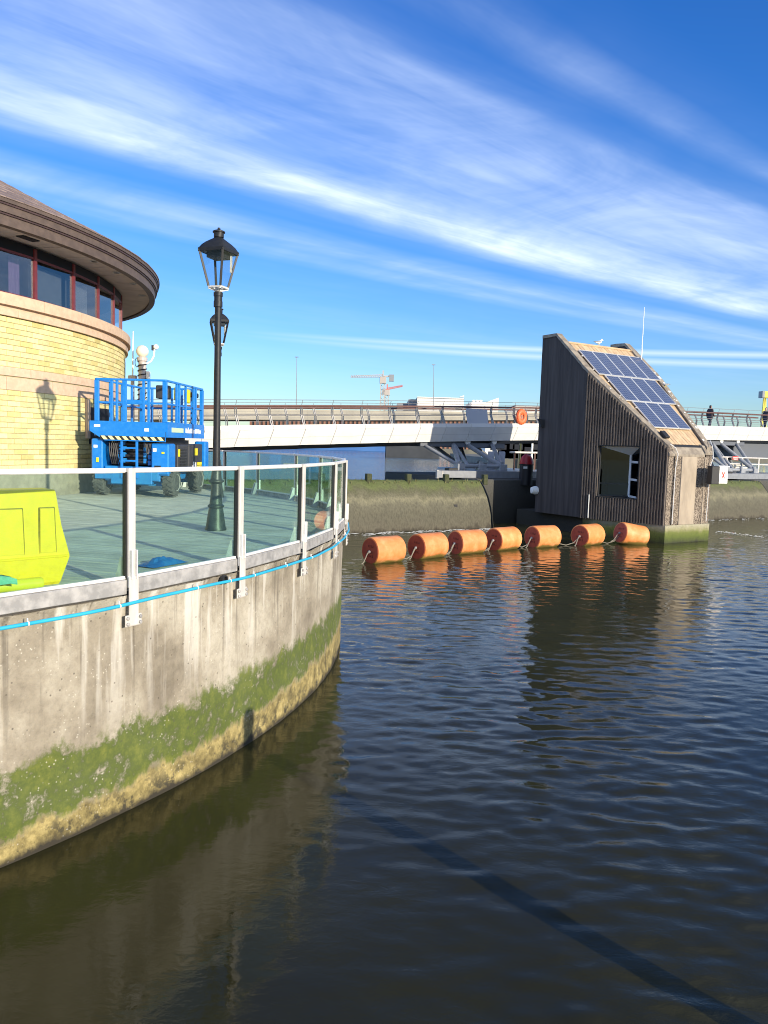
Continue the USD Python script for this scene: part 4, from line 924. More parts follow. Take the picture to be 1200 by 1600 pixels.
    for x in (-.6, 0, .3, .6): post(x, y1 - .03)
    for y in (.8, 1.6, 2.3): post(-X, y)
    post(X - .01, y1 - .05, .10, .10); post(-X + .01, y1 - .05, .10, .10)
    P('mid_panel', MB().b((-.16, y0 + .01, 2.40), (.46, y0 + .035, 2.52), .01), lift_blue)
    # things carried on the rails
    P('grey_case', MB().b((.30, y0 + 1.0, 2.62), (.64, y0 + 1.25, 2.98), .02), lift_dark)
    P('manual_box', MB().b((X - .10, .82, 2.58), (X - .03, 1.10, 2.93), .02), sticker_y)
    P('manual_box', MB().b((X - .11, 1.66, 2.56), (X - .03, 2.05, 2.95), .03), sticker_y)
    cb = MB(); cb.b((X - .22, 2.35, 2.76), (X - .04, 2.85, 2.90), .03); cb.tube([(X - .13, 2.5, 2.9), (X - .13, 2.5, 3.02)], .02, 8); cb.tube([(X - .1, 2.6, 2.76), (X - .08, 2.66, 2.5), (X - .12, 2.72, 2.1), (X - .06, 2.6, 1.98)], .016, 6)
    P('control_box', cb, lift_black)
    cd = MB(); cd.tube([(X - .1, 2.6, 2.42), (X - .16, 2.5, 2.1), (X - .2, 2.45, 1.98)], .014, 6); cd.tube([(X - .1, 2.62, 2.42), (X - .02, 2.75, 2.1), (X - .06, 2.8, 1.98)], .014, 6); P('cable', cd, lift_black)
build_lift()

# ------------------------------------------------------------------ instrument mast behind the lift
def build_mast():
    b = aty(222, 700, 24.6); b = V(b[0], b[1], DECK); zc = aty(222, 549, 24.6)[2]
    t = thing('radar_mast', 'small mast with cream dome and camera arm behind the scissor lift', 'mast', b)
    put(t, 'column', MB().lathe([(.13, DECK), (.12, zc - .3)], (b[0], b[1], 0), 14), mast_grey, smooth=40)
    a = np.linspace(0, 2 * PI * 9, 150); put(t, 'coiled_cable', MB().tube(np.stack([b[0] + .135 * np.cos(a), b[1] + .135 * np.sin(a), np.linspace(zc - 1.6, zc - .25, 150)], 1), .018, 5), rubber)
    put(t, 'dome', trimesh.creation.icosphere(3, .19).apply_translation((b[0], b[1], zc)), dome_cream, smooth=True)
    put(t, 'dome_collar', MB().lathe([(.12, zc - .32), (.16, zc - .3), (.16, zc - .2), (.10, zc - .16)], (b[0], b[1], 0), 14), mast_grey)
    put(t, 'camera_arm', MB().tube([(b[0] + .1, b[1], zc - .40), (b[0] + .28, b[1], zc - .30), (b[0] + .37, b[1], zc - .12), (b[0] + .38, b[1], zc + .1)], .03, 8), sticker_w, smooth=50)
    cm = trimesh.creation.icosphere(2, .085).apply_translation((b[0] + .43, b[1], zc + .15)); put(t, 'camera_head', cm, sticker_w, smooth=True)
    put(t, 'camera_bracket', MB().b((b[0] + .30, b[1] - .05, zc + .04), (b[0] + .37, b[1] + .05, zc + .2)), lift_dark)
    put(t, 'junction_box', MB().b((b[0] + .13, b[1] - .06, zc - .85), (b[0] + .24, b[1] + .06, zc - .62), .01), sticker_w)
    lp = MB(); k = np.linspace(-.6, 4.0, 20); lp.tube(np.stack([b[0] - .17 - .06 * np.sin(k), b[1] + 0 * k, zc - .35 + .14 * np.cos(k)], 1), .012, 5); put(t, 'cable_loop', lp, rubber)
    w = aty(207, 700, 24.8); w = V(w[0], w[1], DECK); z1 = aty(208, 518, 24.8)[2]; z0 = aty(207, 588, 24.8)[2]
    t = thing('whip_aerial', 'thin white whip aerial on a short post left of the domed mast', 'aerial', w)
    put(t, 'post', MB().lathe([(.07, DECK), (.06, z0 - .05)], (w[0], w[1], 0), 10), mast_grey)
    put(t, 'socket', MB().b((w[0] - .13, w[1] - .08, z0 - .12), (w[0] + .13, w[1] + .08, z0 + .03), .02), mast_grey)
    put(t, 'whip', MB().tube([(w[0], w[1], z0), (w[0] + .02, w[1], z1)], [.026, .018], 8), sticker_w)
build_mast()

# ------------------------------------------------------------------ weir: gates, piers (s along the weir, o downstream)
W0 = V(-1.5, 33.6); wd = unit(V(.857, .515)); wb = V(-wd[1], wd[0])
def WS(s, o, z): p = W0 + wd * s + wb * o; return V(p[0], p[1], z)
WA = np.array([V(*wd, 0), V(*wb, 0), V(0, 0, 1)])
def onweir(px, py, o): return onplane(px, py, WS(0, o, 0), V(*wb, 0))
def sof(p): d = p[:2] - W0; return float(d @ wd), float(d @ wb)

def build_gate(s0, s1, label, posts):
    c = WS((s0 + s1) / 2, .5, 0)
    t = thing('weir_gate', label, 'weir gate', c)
    prof = [(-.05, -1.2), (-.02, 0), (.06, .5), (.2, 1.0), (.44, 1.5), (.78, 1.95), (1.05, 2.2), (1.2, 2.28), (1.6, 2.28), (1.75, 2.0), (1.75, -1.2)]
    pr = np.array(prof); k = np.linspace(0, len(pr) - 1, 46); pr = np.stack([np.interp(k, np.arange(len(pr)), pr[:, 0]), np.interp(k, np.arange(len(pr)), pr[:, 1])], 1)
    ss = np.arange(s0, s1 + .01, .14); S, K = np.meshgrid(ss, np.arange(len(pr)), indexing='ij')
    O = pr[K, 0]; Z = pr[K, 1]; p3 = np.stack([S * 1.6, O, Z * 1.6], -1)
    nz = meshkit.fbm(p3, 4, 2) - .5; sh = np.clip((Z + .3) / .6, 0, 1)
    O = O - nz * .10 * sh; Z = Z + np.where(pr[K, 1] > 2.1, nz * .10, 0)
    n, m = S.shape; v = np.stack([W0[0] + wd[0] * S + wb[0] * O, W0[1] + wd[1] * S + wb[1] * O, Z], -1).reshape(-1, 3)
    idx = np.arange(n * m).reshape(n, m); f = np.stack([idx[:-1, :-1], idx[1:, :-1], idx[1:, 1:], idx[:-1, 1:]], -1).reshape(-1, 4)
    mb = MB().add(v, f)
    body = put(t, 'gate_face', mb, gate_m, smooth=50)
    P = Polygon(prof); ex = V(*wb, 0)
    e = MB()
    for s in (s0, s1): e.prism(P, WS(s, 0, 0), ex, V(0, 0, 1), .02 * (1 if s == s0 else 1))
    put(t, 'end_plate', e, pier_m)
    for s in posts:
        put(t, 'crest_post', MB().box(WS(s, 1.12, 2.32), (.26, .24, .52), WA, .02), mossy_post)
    # weed tufts hanging on the crest
    r = np.random.default_rng(int(s0 * 10) % 97); g = MB()
    for k in range(int((s1 - s0) * 12)):
        s = r.uniform(s0, s1); o = r.uniform(.95, 1.25); L = r.uniform(.10, .34); a = WS(s, o, 2.22 + (o - .95) * .2); d = WS(s + r.normal(0, .06), o - r.uniform(.0, .2), 2.24 + (L * .5 if r.random() < .45 else -L * .8))
        q = WS(s + .05, o, 2.22); g.add([a, q, d], [[0, 1, 2]])
    put(t, 'weed', g, mat('hanging_weed' + ('' if s0 < 0 else '_right'), (.10, .105, .03), (.15, .14, .06), scale=5, rough=.9), kind='stuff')
    # opening with a dark flap on the face
    return t
sp = [sof(onweir(x, 748, 1.1))[0] for x in (576, 638, 697)]
g1 = build_gate(-16, 8.05, 'weed covered weir gate left of the tall concrete cabin', sp + [sp[0] - 2.4, sp[2] + 2.4])
put(g1, 'face_hole', MB().box(onweir(711, 792, .28), (.20, .12, .24), WA), rubber)
g2 = build_gate(15.2, 31.2, 'weed covered weir gate right of the tall concrete cabin', [22.5, 27.5])
put(g2, 'face_hole', MB().box(onweir(1175, 786, .33), (.26, .16, .22), WA), rubber)
build_gate(38.5, 54, 'farther weir gate mostly out of view on the right', [])

def build_foam():
    r = np.random.default_rng(21); mb = MB()
    def blob(p, s):
        n = 7; a = np.arange(n) * 2 * PI / n; rad = s * r.uniform(.5, 1.2, n); st = r.uniform(.25, .6)
        v = [p + V(rad[k] * math.cos(a[k]) * wd[0] - st * rad[k] * math.sin(a[k]) * wd[1], rad[k] * math.cos(a[k]) * wd[1] + st * rad[k] * math.sin(a[k]) * wd[0], 0) for k in range(n)] + [p + V(0, 0, .012)]
        mb.add(v, [[k, (k + 1) % n, n] for k in range(n)])
    for k in range(420):
        s = r.uniform(-2, 8) if k < 300 else r.uniform(17, 30); o = -.25 - abs(r.normal(0, .28)) - .35 * math.sin(s * 1.7) ** 2
        p = WS(s, o, .028); blob(p, r.uniform(.03, .15) * (1.4 if r.random() < .1 else 1))
    for k in range(90):
        t_ = r.uniform(0, 1); p = aty(1118 + 75 * t_, 832 + 10 * t_ + r.normal(0, .8), 36.5); q = onz(1118 + 75 * t_, 830 + 9 * t_ + r.normal(0, .7), .028); blob(q, r.uniform(.03, .10))
    single('foam', mb, mat('river_foam', (.55, .54, .5), rough=.8), 'broken lines of pale foam on the water below the weir gates', 'foam', kind='stuff')
build_foam()
def build_pier(ds, label):
    t = thing('weir_pier', label, 'pier', WS(11 + ds, 5, 0))
    b = MB(); b.box(WS(11.6 + ds, 6.2, .5), (6.9, 9.0, 3.6), WA, .05)
    put(t, 'pier_body', b, pier_m)
    put(t, 'slab', MB().prism([(6.6, 2.9), (16.2, 2.9), (16.2, 8.9), (10.8, 8.9)], (W0[0] + wd[0] * ds, W0[1] + wd[1] * ds, 2.32), V(*wd, 0), V(*wb, 0), .36), bridge_grey)
    e = MB(); e.box(WS(6.68 + ds, 2.98, 2.50), (.14, .12, .42), WA); e.box(WS(6.95 + ds, 2.95, 2.50), (.1, .12, .36), WA); put(t, 'slab_bracket', e, galv_dark)
    bx = MB().box(WS(8.0 + ds, 3.6, 2.74), (.6, .4, .14), WA, .02); put(t, 'deck_box', bx, rubber)
    return t
pier1 = build_pier(0, 'concrete weir pier under the bridge struts left of the cabin')
pier2 = build_pier(23.3, 'concrete weir pier under the bridge struts at the right edge')

# ------------------------------------------------------------------ footbridge over the weir
OB = 6.24
_bp = [(340, 698), (480, 696), (600, 694.3), (700, 691), (850, 687.5), (1115, 685), (1170, 689), (1200, 690)]
_tp = [(340, 664.5), (480, 664.5), (600, 664), (700, 663), (850, 661), (1110, 665), (1200, 669)]
_bs = [(sof(q)[0], q[2]) for q in (onweir(x, y, OB) for x, y in _bp)]
_ts = [(sof(q)[0], q[2]) for q in (onweir(x, y, OB) for x, y in _tp)]
pb = np.polyfit([a for a, _ in _bs], [b for _, b in _bs], 2); pt = np.polyfit([a for a, _ in _ts], [b for _, b in _ts], 2)
zb_ = lambda s: float(np.polyval(pb, s)); zt_ = lambda s: max(float(np.polyval(pt, s)), zb_(s) + .9)
js = [sof(onweir(x, 665, OB))[0] for x in (369, 425.6, 479, 528, 574, 617.6, 659, 698, 737, 775, 808.5, 839)]
PAN = np.polyfit(np.arange(12), js, 1); J = lambda k: PAN[1] + PAN[0] * k
def build_bridge():
    t = thing('footbridge', 'pale panelled footbridge crossing over the weir', 'footbridge', WS(J(6), OB, 0))
    L = PAN[0]; K0, K1 = -5, 27
    wid = 4.2
    def strip(sA, sB, o0f, o1f, z0f, z1f, thick): pass
    for k in range(K0, K1):
        s0, s1 = J(k) + .012, J(k + 1) - .012
        # upper bright lip, and two rows of fascia; joints slant
        def quad(za, zbm, oa, ob, sl0, sl1, th=.03):
            v = []
            for s, e in ((s0, 0), (s1, 0)):
                zt, zb = zt_(s), zb_(s); h = zt - zb
                for fz, o, sl in ((za, oa, sl0), (zbm, ob, sl1)):
                    v.append(WS(s - sl, OB + o, zb + h * fz)); v.append(WS(s - sl, OB + o + th, zb + h * fz))
            return MB().add(v, [[0, 4, 6, 2], [1, 3, 7, 5], [0, 1, 5, 4], [2, 6, 7, 3], [0, 2, 3, 1], [4, 5, 7, 6]])
        put(t, 'fascia_panel', quad(1.0, .80, .0, -.05, 0, .02), bridge_white)
        put(t, 'fascia_panel', quad(.795, .40, -.05, .03, .02, .14), bridge_white)
        put(t, 'fascia_panel', quad(.393, .0, .03, .12, .14, .26), bridge_white)
    # deck, soffit and far fascia as long swept plates
    ss = np.linspace(J(K0), J(K1), 60)
    def sweep(sec):   # sec(s) -> list of (o, z)
        n = len(sec(ss[0])); v = []; f = []
        for s in ss: v += [WS(s, OB + o, z) for o, z in sec(s)]
        for i in range(len(ss) - 1):
            for j in range(n): k = (j + 1) % n; f.append([i * n + j, (i + 1) * n + j, (i + 1) * n + k, i * n + k])
        return MB().add(v, f)
    put(t, 'deck_girder', sweep(lambda s: [(.14, zb_(s) + .02), (.06, zb_(s) + .55), (.06, zt_(s) - .03), (wid - .06, zt_(s) - .03), (wid - .06, zb_(s) + .5), (wid - .2, zb_(s) + .02), (2.8, zb_(s) - .22), (1.3, zb_(s) - .22)]), deck_under)
    put(t, 'far_fascia', sweep(lambda s: [(wid - .03, zb_(s) + .05), (wid + .02, zt_(s)), (wid + .06, zt_(s)), (wid + .02, zb_(s) + .05)]), bridge_white)
    put(t, 'deck_kerb', sweep(lambda s: [(.02, zt_(s) - .02), (.02, zt_(s) + .015), (.30, zt_(s) + .015), (.30, zt_(s) - .02)]), bridge_white)
    # railing: leaning twin plate posts, brown handrail, steel wire and mid rail, on both sides
    for o, sg in ((.12, 1), (wid - .12, -1)):
        for k in range(K0, K1):
            s = J(k) - .16; z = zt_(s)
            if sg < 0: s += .8
            p0, p1, p2 = WS(s + .12, OB + o, z), WS(s + .03, OB + o + sg * .16, z + .55), WS(s - .04, OB + o + sg * .02, z + .98)
            mb = MB()
            for e in (-.045, .045):
                d = V(*wd, 0) * e; mb.bar(p0 + d, p1 + d, .03, .075, up=V(*wb, 0)); mb.bar(p1 + d, p2 + d, .03, .065, up=V(*wb, 0))
            mb.tube([p2, WS(s + .0, OB + o - sg * .05, z + 1.27)], .015, 5)
            put(t, 'rail_post', mb, rail_steel)
        ksr = np.linspace(J(K0), J(K1), 60)
        put(t, 'handrail', MB().tube([WS(s, OB + o + sg * .02, zt_(s) + .96) for s in ksr], .055, 8), rail_wood, smooth=50)
        wr = MB(); wr.tube([WS(s, OB + o - sg * .05, zt_(s) + 1.26) for s in ksr], .014, 5); put(t, 'top_wire', wr, rail_steel)
        wr = MB()
        for q in (.22, .38, .54, .68): wr.tube([WS(s, OB + o + sg * .11, zt_(s) + q) for s in ksr], .0055 if q != .54 else .022, 5)
        put(t, 'infill_wires', wr, rail_steel)
    # blank grey sheet fixed in one bay
    s0 = sof(onweir(731, 650, OB))[0]; s1 = sof(onweir(764, 650, OB))[0]; z0 = zt_(s0) + .03
    a, b = WS(s0 + .05, OB + .07, z0), WS(s1 + .05, OB + .07, z0); c, d = WS(s1 - .06, OB + .12, z0 + .86), WS(s0 - .06, OB + .12, z0 + .86); e = V(*wb, 0) * .02
    put(t, 'grey_sheet', MB().add([a, b, c, d, a + e, b + e, c + e, d + e], [[0, 1, 2, 3], [7, 6, 5, 4], [0, 4, 5, 1], [1, 5, 6, 2], [2, 6, 7, 3], [3, 7, 4, 0]]), sheet_grey)
    # raking struts from the two piers
    for ds in (0, 23.3):
        B1 = sof(onweir(718, 726, 4.3))[0]; B2 = sof(onweir(784, 727, 4.3))[0]; T1 = sof(onweir(662, 700, OB + .4))[0]; T2 = sof(onweir(709, 699, OB + .4))[0]; T3 = sof(onweir(728, 697, OB + .4))[0]; T4 = sof(onweir(769, 695, OB + .4))[0]
        for oo, ot, nm in ((4.3, OB + .5, 0), (7.6, OB + 3.2, 1)):
            zf = 2.78
            sh_ = 2.4 * nm; lo = lambda s, sh_=sh_, oo=oo: WS(s + ds + sh_, oo, zf + .12)
            hi = lambda s, sh_=sh_, ot=ot: WS(s + ds + sh_, ot, zb_(s + ds + sh_) - .13)
            for b, tp, r in ((B1, T1, .10), (B1, T2, .14), (B2, T3, .13), (B2, T4, .12), (B1 + .6, T3 - .8, .09)):
                st = put(t, 'strut', MB().tube([lo(b), hi(tp)], r, 14), tube_grey, smooth=50)
            put(t, 'tie_tube', MB().tube([lo(B1 - .2), lo(B2 + .1)], .11, 12), tube_grey, smooth=50)
            for tp, r in ((T3 + .02, .19), (T4 + .05, .19)):
                put(t, 'end_disc', MB().lathe([(r * .7, -.08), (r, -.05), (r, .03), (r * .9, .05)], hi(tp) + V(*wb, 0) * -.22 + V(0, 0, .1), 18, axis=-V(*wb, 0)), tube_end, smooth=30)
            for b in (B1, B2, (B1 + B2) / 2):
                ft = MB(); ft.box(lo(b) + V(0, 0, -.05), (.5, .42, .34), WA, .02); ft.tube([lo(b) + V(0, 0, -.1), lo(b) + V(0, 0, .25)], .12, 10); put(t, 'strut_foot', ft, tube_grey)
        put(t, 'bearing_beam', MB().box(WS((T1 + T4) / 2 + ds + .3, OB + 1.9, zb_(ds + T3) - .22), (T4 - T1 + 1.2, 3.2, .30), WA, .03), deck_under)
    # girder added for the dark area below the deck right of the second pier
    a = sof(onweir(1142, 700, OB + 1))[0]
    put(t, 'service_girder', MB().box(WS(a + 7.5, OB + 2.4, zb_(a + 4) - .75), (14, 2.6, 1.3), WA, .05), deck_under)
build_bridge()

def build_lifebuoy():
    c = onweir(815.5, 651.5, OB - .05)
    t = thing('lifebuoy', 'orange lifebuoy in its ribbed case on the footbridge railing', 'lifebuoy', c)
    n = -V(*wb, 0); up = V(0, 0, 1); ex = V(*wd, 0); v = []; nt, nr = 28, 10
    for i in range(nt):
        a = 2 * PI * i / nt; ca, sa = math.cos(a), math.sin(a); R = .285 + (.012 if i % 2 else -.006)
        for j in range(nr):
            b = 2 * PI * j / nr; r = .15
            v.append(c + ex * ca * (R + r * math.cos(b)) * .88 + up * sa * (R + r * math.cos(b)) * 1.08 + n * (.09 * math.sin(b)))
    f = [[i * nr + j, ((i + 1) % nt) * nr + j, ((i + 1) % nt) * nr + (j + 1) % nr, i * nr + (j + 1) % nr] for i in range(nt) for j in range(nr)]
    put(t, 'ring', MB().add(v, f), orange_case, smooth=60)
    bk = MB()
    for i in range(24):
        a = PI * .35 + 2 * PI * .52 * i / 23; bk.box(c + ex * math.cos(a) * .38 + up * math.sin(a) * .46 - n * .06, (.05, .12, .05), np.array([ex * math.cos(a) + up * math.sin(a), n, np.cross(ex * math.cos(a) + up * math.sin(a), n)]))
    put(t, 'ribbed_case', bk, orange_case)
    put(t, 'centre_strap', MB().box(c + n * .02, (.07, .05, .42), np.array([ex, -n, up]), .01), orange_case)
build_lifebuoy()

# ------------------------------------------------------------------ sloping control cabin
CA = V(12.24, 33.33); ca_ = V(.535, -.845); ca_ /= np.hypot(*ca_); cv_ = V(-ca_[1], ca_[0])
CN = CA + 1.5 * cv_
def CW(u, v, z): p = CN + ca_ * u + cv_ * v; return V(p[0], p[1], z)
A3 = V(*ca_, 0); V3 = V(*cv_, 0); CAX = np.array([V3, A3, V(0, 0, 1)])
HN, HB, UM, UD = 1.5, 2.60, -3.9, -6.95
ZW = lambda u: 4.2 - .885 * max(u, -6.0)         # top of the side walls
ZR = lambda u: 4.06 - .9 * u                     # roof slope
def build_cabin():
    t = thing('weir_control_cabin', 'tall sloping roofed concrete cabin with ribbed walls and solar panels', 'cabin', CW(-3, 0, 0))
    Z0 = .79
    # --- side walls: thick slabs whose top follows the slope; inner faces 0.32 in
    for sg in (-1, 1):
        tw = .34
        pl = [CW(0, sg * HN, 0), CW(UM, sg * HB, 0), CW(UD, sg * HB, 0)]
        pin = [CW(-.12, sg * (HN - tw), 0), CW(UM - .05, sg * (HB - tw), 0), CW(UD, sg * (HB - tw), 0)]
        def slab(pts_o, pts_i, us):
            v = []; n = len(us)
            for po, pi_, u in zip(pts_o, pts_i, us):
                z = ZW(u); v += [V(po[0], po[1], Z0), V(po[0], po[1], z), V(pi_[0], pi_[1], z - .03), V(pi_[0], pi_[1], Z0)]
            f = []
            for i in range(n - 1):
                for j in range(4): k = (j + 1) % 4; f.append([i * 4 + j, (i + 1) * 4 + j, (i + 1) * 4 + k, i * 4 + k])
            f += [[0, 1, 2, 3], [(n - 1) * 4 + 3, (n - 1) * 4 + 2, (n - 1) * 4 + 1, (n - 1) * 4]]
            return MB().add(v, f)
        us1 = [UM, -5.0, -6.0, UD]
        o1 = [CW(u, sg * HB, 0) for u in us1]; i1 = [CW(u, sg * (HB - tw), 0) for u in us1]
        put(t, 'side_wall', slab(o1, i1, us1), smooth_dark_m)
        def taper(u): return HN + (HB - HN) * (u / UM)
        # the window recess is a real opening: the wall is built round it
        win = sg < 0
        uw0, uw1, zw0, zw1 = -3.16, -1.26, 1.86, 4.16
        def wallpiece(ua, ub, za, zb, nm='taper_wall', m=ribbed_m):
            v = []
            for u in (ua, ub):
                zt = ZW(u) if zb is None else zb
                po = CW(u, sg * taper(u), 0); pi_ = CW(u - .06, sg * (taper(u) - tw), 0)
                v += [V(po[0], po[1], za), V(po[0], po[1], zt), V(pi_[0], pi_[1], zt), V(pi_[0], pi_[1], za)]
            f = [[j, 4 + j, 4 + (j + 1) % 4, (j + 1) % 4] for j in range(4)] + [[0, 1, 2, 3], [7, 6, 5, 4]]
            return put(t, nm, MB().add(v, f), m)
        if win:
            w1 = wallpiece(UM, uw0, Z0, None); wallpiece(uw0, uw1, Z0, zw0); wallpiece(uw0, uw1, zw1, None); wallpiece(uw1, 0, Z0, None)
        else:
            w1 = wallpiece(UM, 0, Z0, None)
        # vertical ribs
        L = math.hypot(UM, HB - HN); nr = 31
        dir_ = unit(CW(0, sg * HN, 0) - CW(UM, sg * HB, 0)); out = unit(np.cross(dir_, V(0, 0, 1)) * (1 if sg < 0 else -1))
        if (out @ V3) * sg < 0: out = -out
        rb = random.Random(4)
        for k in range(nr):
            fr_ = (k + .5) / nr; u = UM * (1 - fr_); zt = ZW(u) - .10
            spans = [(Z0 - .02, zt)]
            if win and uw0 - .03 < u < uw1 + .03: spans = [(Z0 - .02, zw0 - .05), (zw1 + .05, zt)]
            for a, b in spans:
                w = L / nr * .56; c0 = CW(u, sg * taper(u), 0); hgt = .07 * rb.uniform(.93, 1.03)
                tip = unit(dir_); poly = [(-w / 2, -.01), (w / 2, -.01), (w * .28, hgt), (-w * .28, hgt)]
                mb = MB()
                if sg < 0: mb.prism(poly, V(c0[0], c0[1], a), dir_, out, b - a) if np.cross(dir_, out)[2] > 0 else mb.prism([(-x, y) for x, y in poly], V(c0[0], c0[1], a), -dir_, out, b - a)
                else: mb.prism(poly, V(c0[0], c0[1], a), dir_, out, b - a) if np.cross(dir_, out)[2] > 0 else mb.prism([(-x, y) for x, y in poly], V(c0[0], c0[1], a), -dir_, out, b - a)
                put(t, 'rib', mb, ribbed_m)
        # parapet cap with uneven edge
        us = np.linspace(-6.0, -.02, 40); v = []; r = np.random.default_rng(3 + sg)
        us = np.concatenate([[UD, -6.6], us])
        for u in us:
            hv = HB if u < UM else taper(u); z = ZW(u); jit = r.normal(0, .012)
            po = CW(u, sg * (hv + .015 + abs(r.normal(0, .012))), 0); pi_ = CW(u, sg * (hv - tw - .01), 0)
            v += [V(po[0], po[1], z - .12 + jit), V(po[0], po[1], z + .03 + jit * .5), V(pi_[0], pi_[1], z + .035 + jit * .5), V(pi_[0], pi_[1], z - .12)]
        n = len(us); f = [[i * 4 + j, (i + 1) * 4 + j, (i + 1) * 4 + (j + 1) % 4, i * 4 + (j + 1) % 4] for i in range(n - 1) for j in range(4)] + [[0, 1, 2, 3], [(n - 1) * 4 + 3, (n - 1) * 4 + 2, (n - 1) * 4 + 1, (n - 1) * 4]]
        put(t, 'parapet_cap', MB().add(v, f), cap_m)
        if win:
            # V-shaped glazing set back in the opening
            pa = CW(uw0, -taper(uw0), 0); pc = CW(uw1, -taper(uw1), 0); inn = -out
            ap = CW(-1.95, -taper(-1.95), 0) + inn * .75
            pa2 = pa + inn * .10 + dir_ * .05; pc2 = pc + inn * .10 - dir_ * .05
            def vert(p, z): return V(p[0], p[1], z)
            hd = MB().add([vert(pa2, zw1 - .015), vert(pc2, zw1 - .015), vert(ap, zw1 - .40), vert(pa2, zw1 + .03), vert(pc2, zw1 + .03), vert(ap, zw1 - .36)], [[0, 2, 1], [3, 4, 5], [0, 1, 4], [0, 4, 3], [1, 2, 5], [1, 5, 4], [2, 0, 3], [2, 3, 5]])
            wn = put(t, 'window', MB().bar(vert(pa2, zw0 + .03), vert(pa2, zw0 + .031), .05, .05), dark_frame)
            put(wn, 'window_head', hd, cab_white)
            sl = MB().add([vert(pa2, zw0 + .0), vert(pc2, zw0), vert(ap, zw0), vert(pa2, zw0 - .05), vert(pc2, zw0 - .05), vert(ap, zw0 - .05)], [[0, 1, 2], [3, 5, 4], [0, 4, 1], [0, 3, 4], [1, 5, 2], [1, 4, 5], [2, 3, 0], [2, 5, 3]])
            put(wn, 'sill', sl, dark_frame)
            g = MB().bar(vert(pa2 + (ap - pa2) * .03, (zw0 + zw1) / 2), vert(pa2 + (ap - pa2) * .97, (zw0 + zw1) / 2), .014, zw1 - zw0 - .10); put(wn, 'pane', g, cab_glass)
            g = MB().bar(vert(ap + (pc2 - ap) * .06, (zw0 + zw1) / 2), vert(ap + (pc2 - ap) * .97, (zw0 + zw1) / 2), .014, zw1 - zw0 - .10); put(wn, 'pane', g, cab_glass)
            fm = MB(); fm.bar(vert(pa2, zw1 - .05), vert(ap, zw1 - .05), .05, .06); fm.bar(vert(pa2, zw0 + .04), vert(ap, zw0 + .04), .05, .06); fm.bar(vert(pa2, zw0 + .60), vert(ap, zw0 + .60), .04, .04); fm.box(vert(pa2, (zw0 + zw1) / 2), (.06, .06, zw1 - zw0), CAX)
            put(wn, 'dark_frame', fm, dark_frame)
            fw = MB(); fw.box(vert(ap, (zw0 + zw1) / 2 - .02), (.11, .11, zw1 - zw0 - .06), CAX)
            for zz in (zw0 + .04, zw0 + .82, zw0 + 1.62): fw.bar(vert(ap + (pc2 - ap) * .06, zz), vert(pc2 - (pc2 - ap) * .1, zz), .06, .10)
            put(wn, 'white_frame', fw, cab_white)
            sur = MB(); e = .045
            P4 = [(pa - dir_ * .02, zw0 - .03), (pc + dir_ * .02, zw0 - .03), (pc + dir_ * .02, zw1 + .03), (pa - dir_ * .02, zw1 + .03)]
            for (p, za), (q, zb) in zip(P4, P4[1:] + P4[:1]): sur.bar(vert(p, za) + out * .015, vert(q, zb) + out * .015, .05, .075, up=out)
            put(wn, 'surround', sur, dark_frame)
            # desk and equipment dimly seen inside
            ins = MB(); c = (pa + pc) / 2 + inn * 1.5; ins.box(vert(c, zw0 + .35), (2.0, .6, .7), np.array([dir_, inn, [0, 0, 1]])); ins.box(vert(c + dir_ * .2 + inn * .1, zw0 + 1.0), (.6, .1, .45), np.array([dir_, inn, [0, 0, 1]]))
            put(t, 'control_desk', ins, sheet_grey)
    # --- inner back wall, roof slope of planks
    def roofw(u): h = HB if u < UM else HN + (HB - HN) * (u / UM); return h - .35
    put(t, 'back_wall', MB().add([CW(UD + .03, -HB + .01, Z0), CW(UD + .03, HB - .01, Z0), CW(UD + .03, HB - .01, 8.9), CW(UD + .03, -HB + .01, 8.9), CW(UD + .3, -HB + .01, Z0), CW(UD + .3, HB - .01, Z0), CW(UD + .3, HB - .01, 8.9), CW(UD + .3, -HB + .01, 8.9)],
                                  [[0, 1, 2, 3], [7, 6, 5, 4], [0, 4, 5, 1], [1, 5, 6, 2], [2, 6, 7, 3], [3, 7, 4, 0]]), smooth_dark_m)
    ut, ub = -5.55, -.30; rr = random.Random(6)
    nrm = unit(A3 * .9 + V(0, 0, 1)); sl = unit(A3 - V(0, 0, .9))
    w = .235; kmax = int(HB / w) + 1
    for k in range(-kmax, kmax):
        v0, v1 = k * w + .008, (k + 1) * w - .008
        if max(abs(v0), abs(v1)) > HB - .30: 
            if min(abs(v0), abs(v1)) > HB - .36: continue
            v0, v1 = np.clip([v0, v1], -(HB - .35), HB - .35)
        va = max(abs(v0), abs(v1)); ue = ub
        if va > HN - .35: ue = min(ub, UM * (va + .35 - HN) / (HB - HN))
        vb = min(abs(v0), abs(v1)); ue2 = ub if vb <= HN - .35 else min(ub, UM * (vb + .35 - HN) / (HB - HN))
        e0, e1 = (ue2, ue) if abs(v0) < abs(v1) else (ue, ue2)
        off = rr.uniform(-.006, .006)
        q = [CW(ut, v0, ZR(ut)), CW(ut, v1, ZR(ut)), CW(e1, v1, ZR(e1)), CW(e0, v0, ZR(e0))]
        v = [p + nrm * off for p in q] + [p + nrm * (off - .03) for p in q]
        put(t, 'roof_plank', MB().add(v, [[0, 3, 2, 1], [4, 5, 6, 7], [0, 1, 5, 4], [1, 2, 6, 5], [2, 3, 7, 6], [3, 0, 4, 7]]), roof_plank[rr.randrange(3)])
    ud = MB(); pts = []
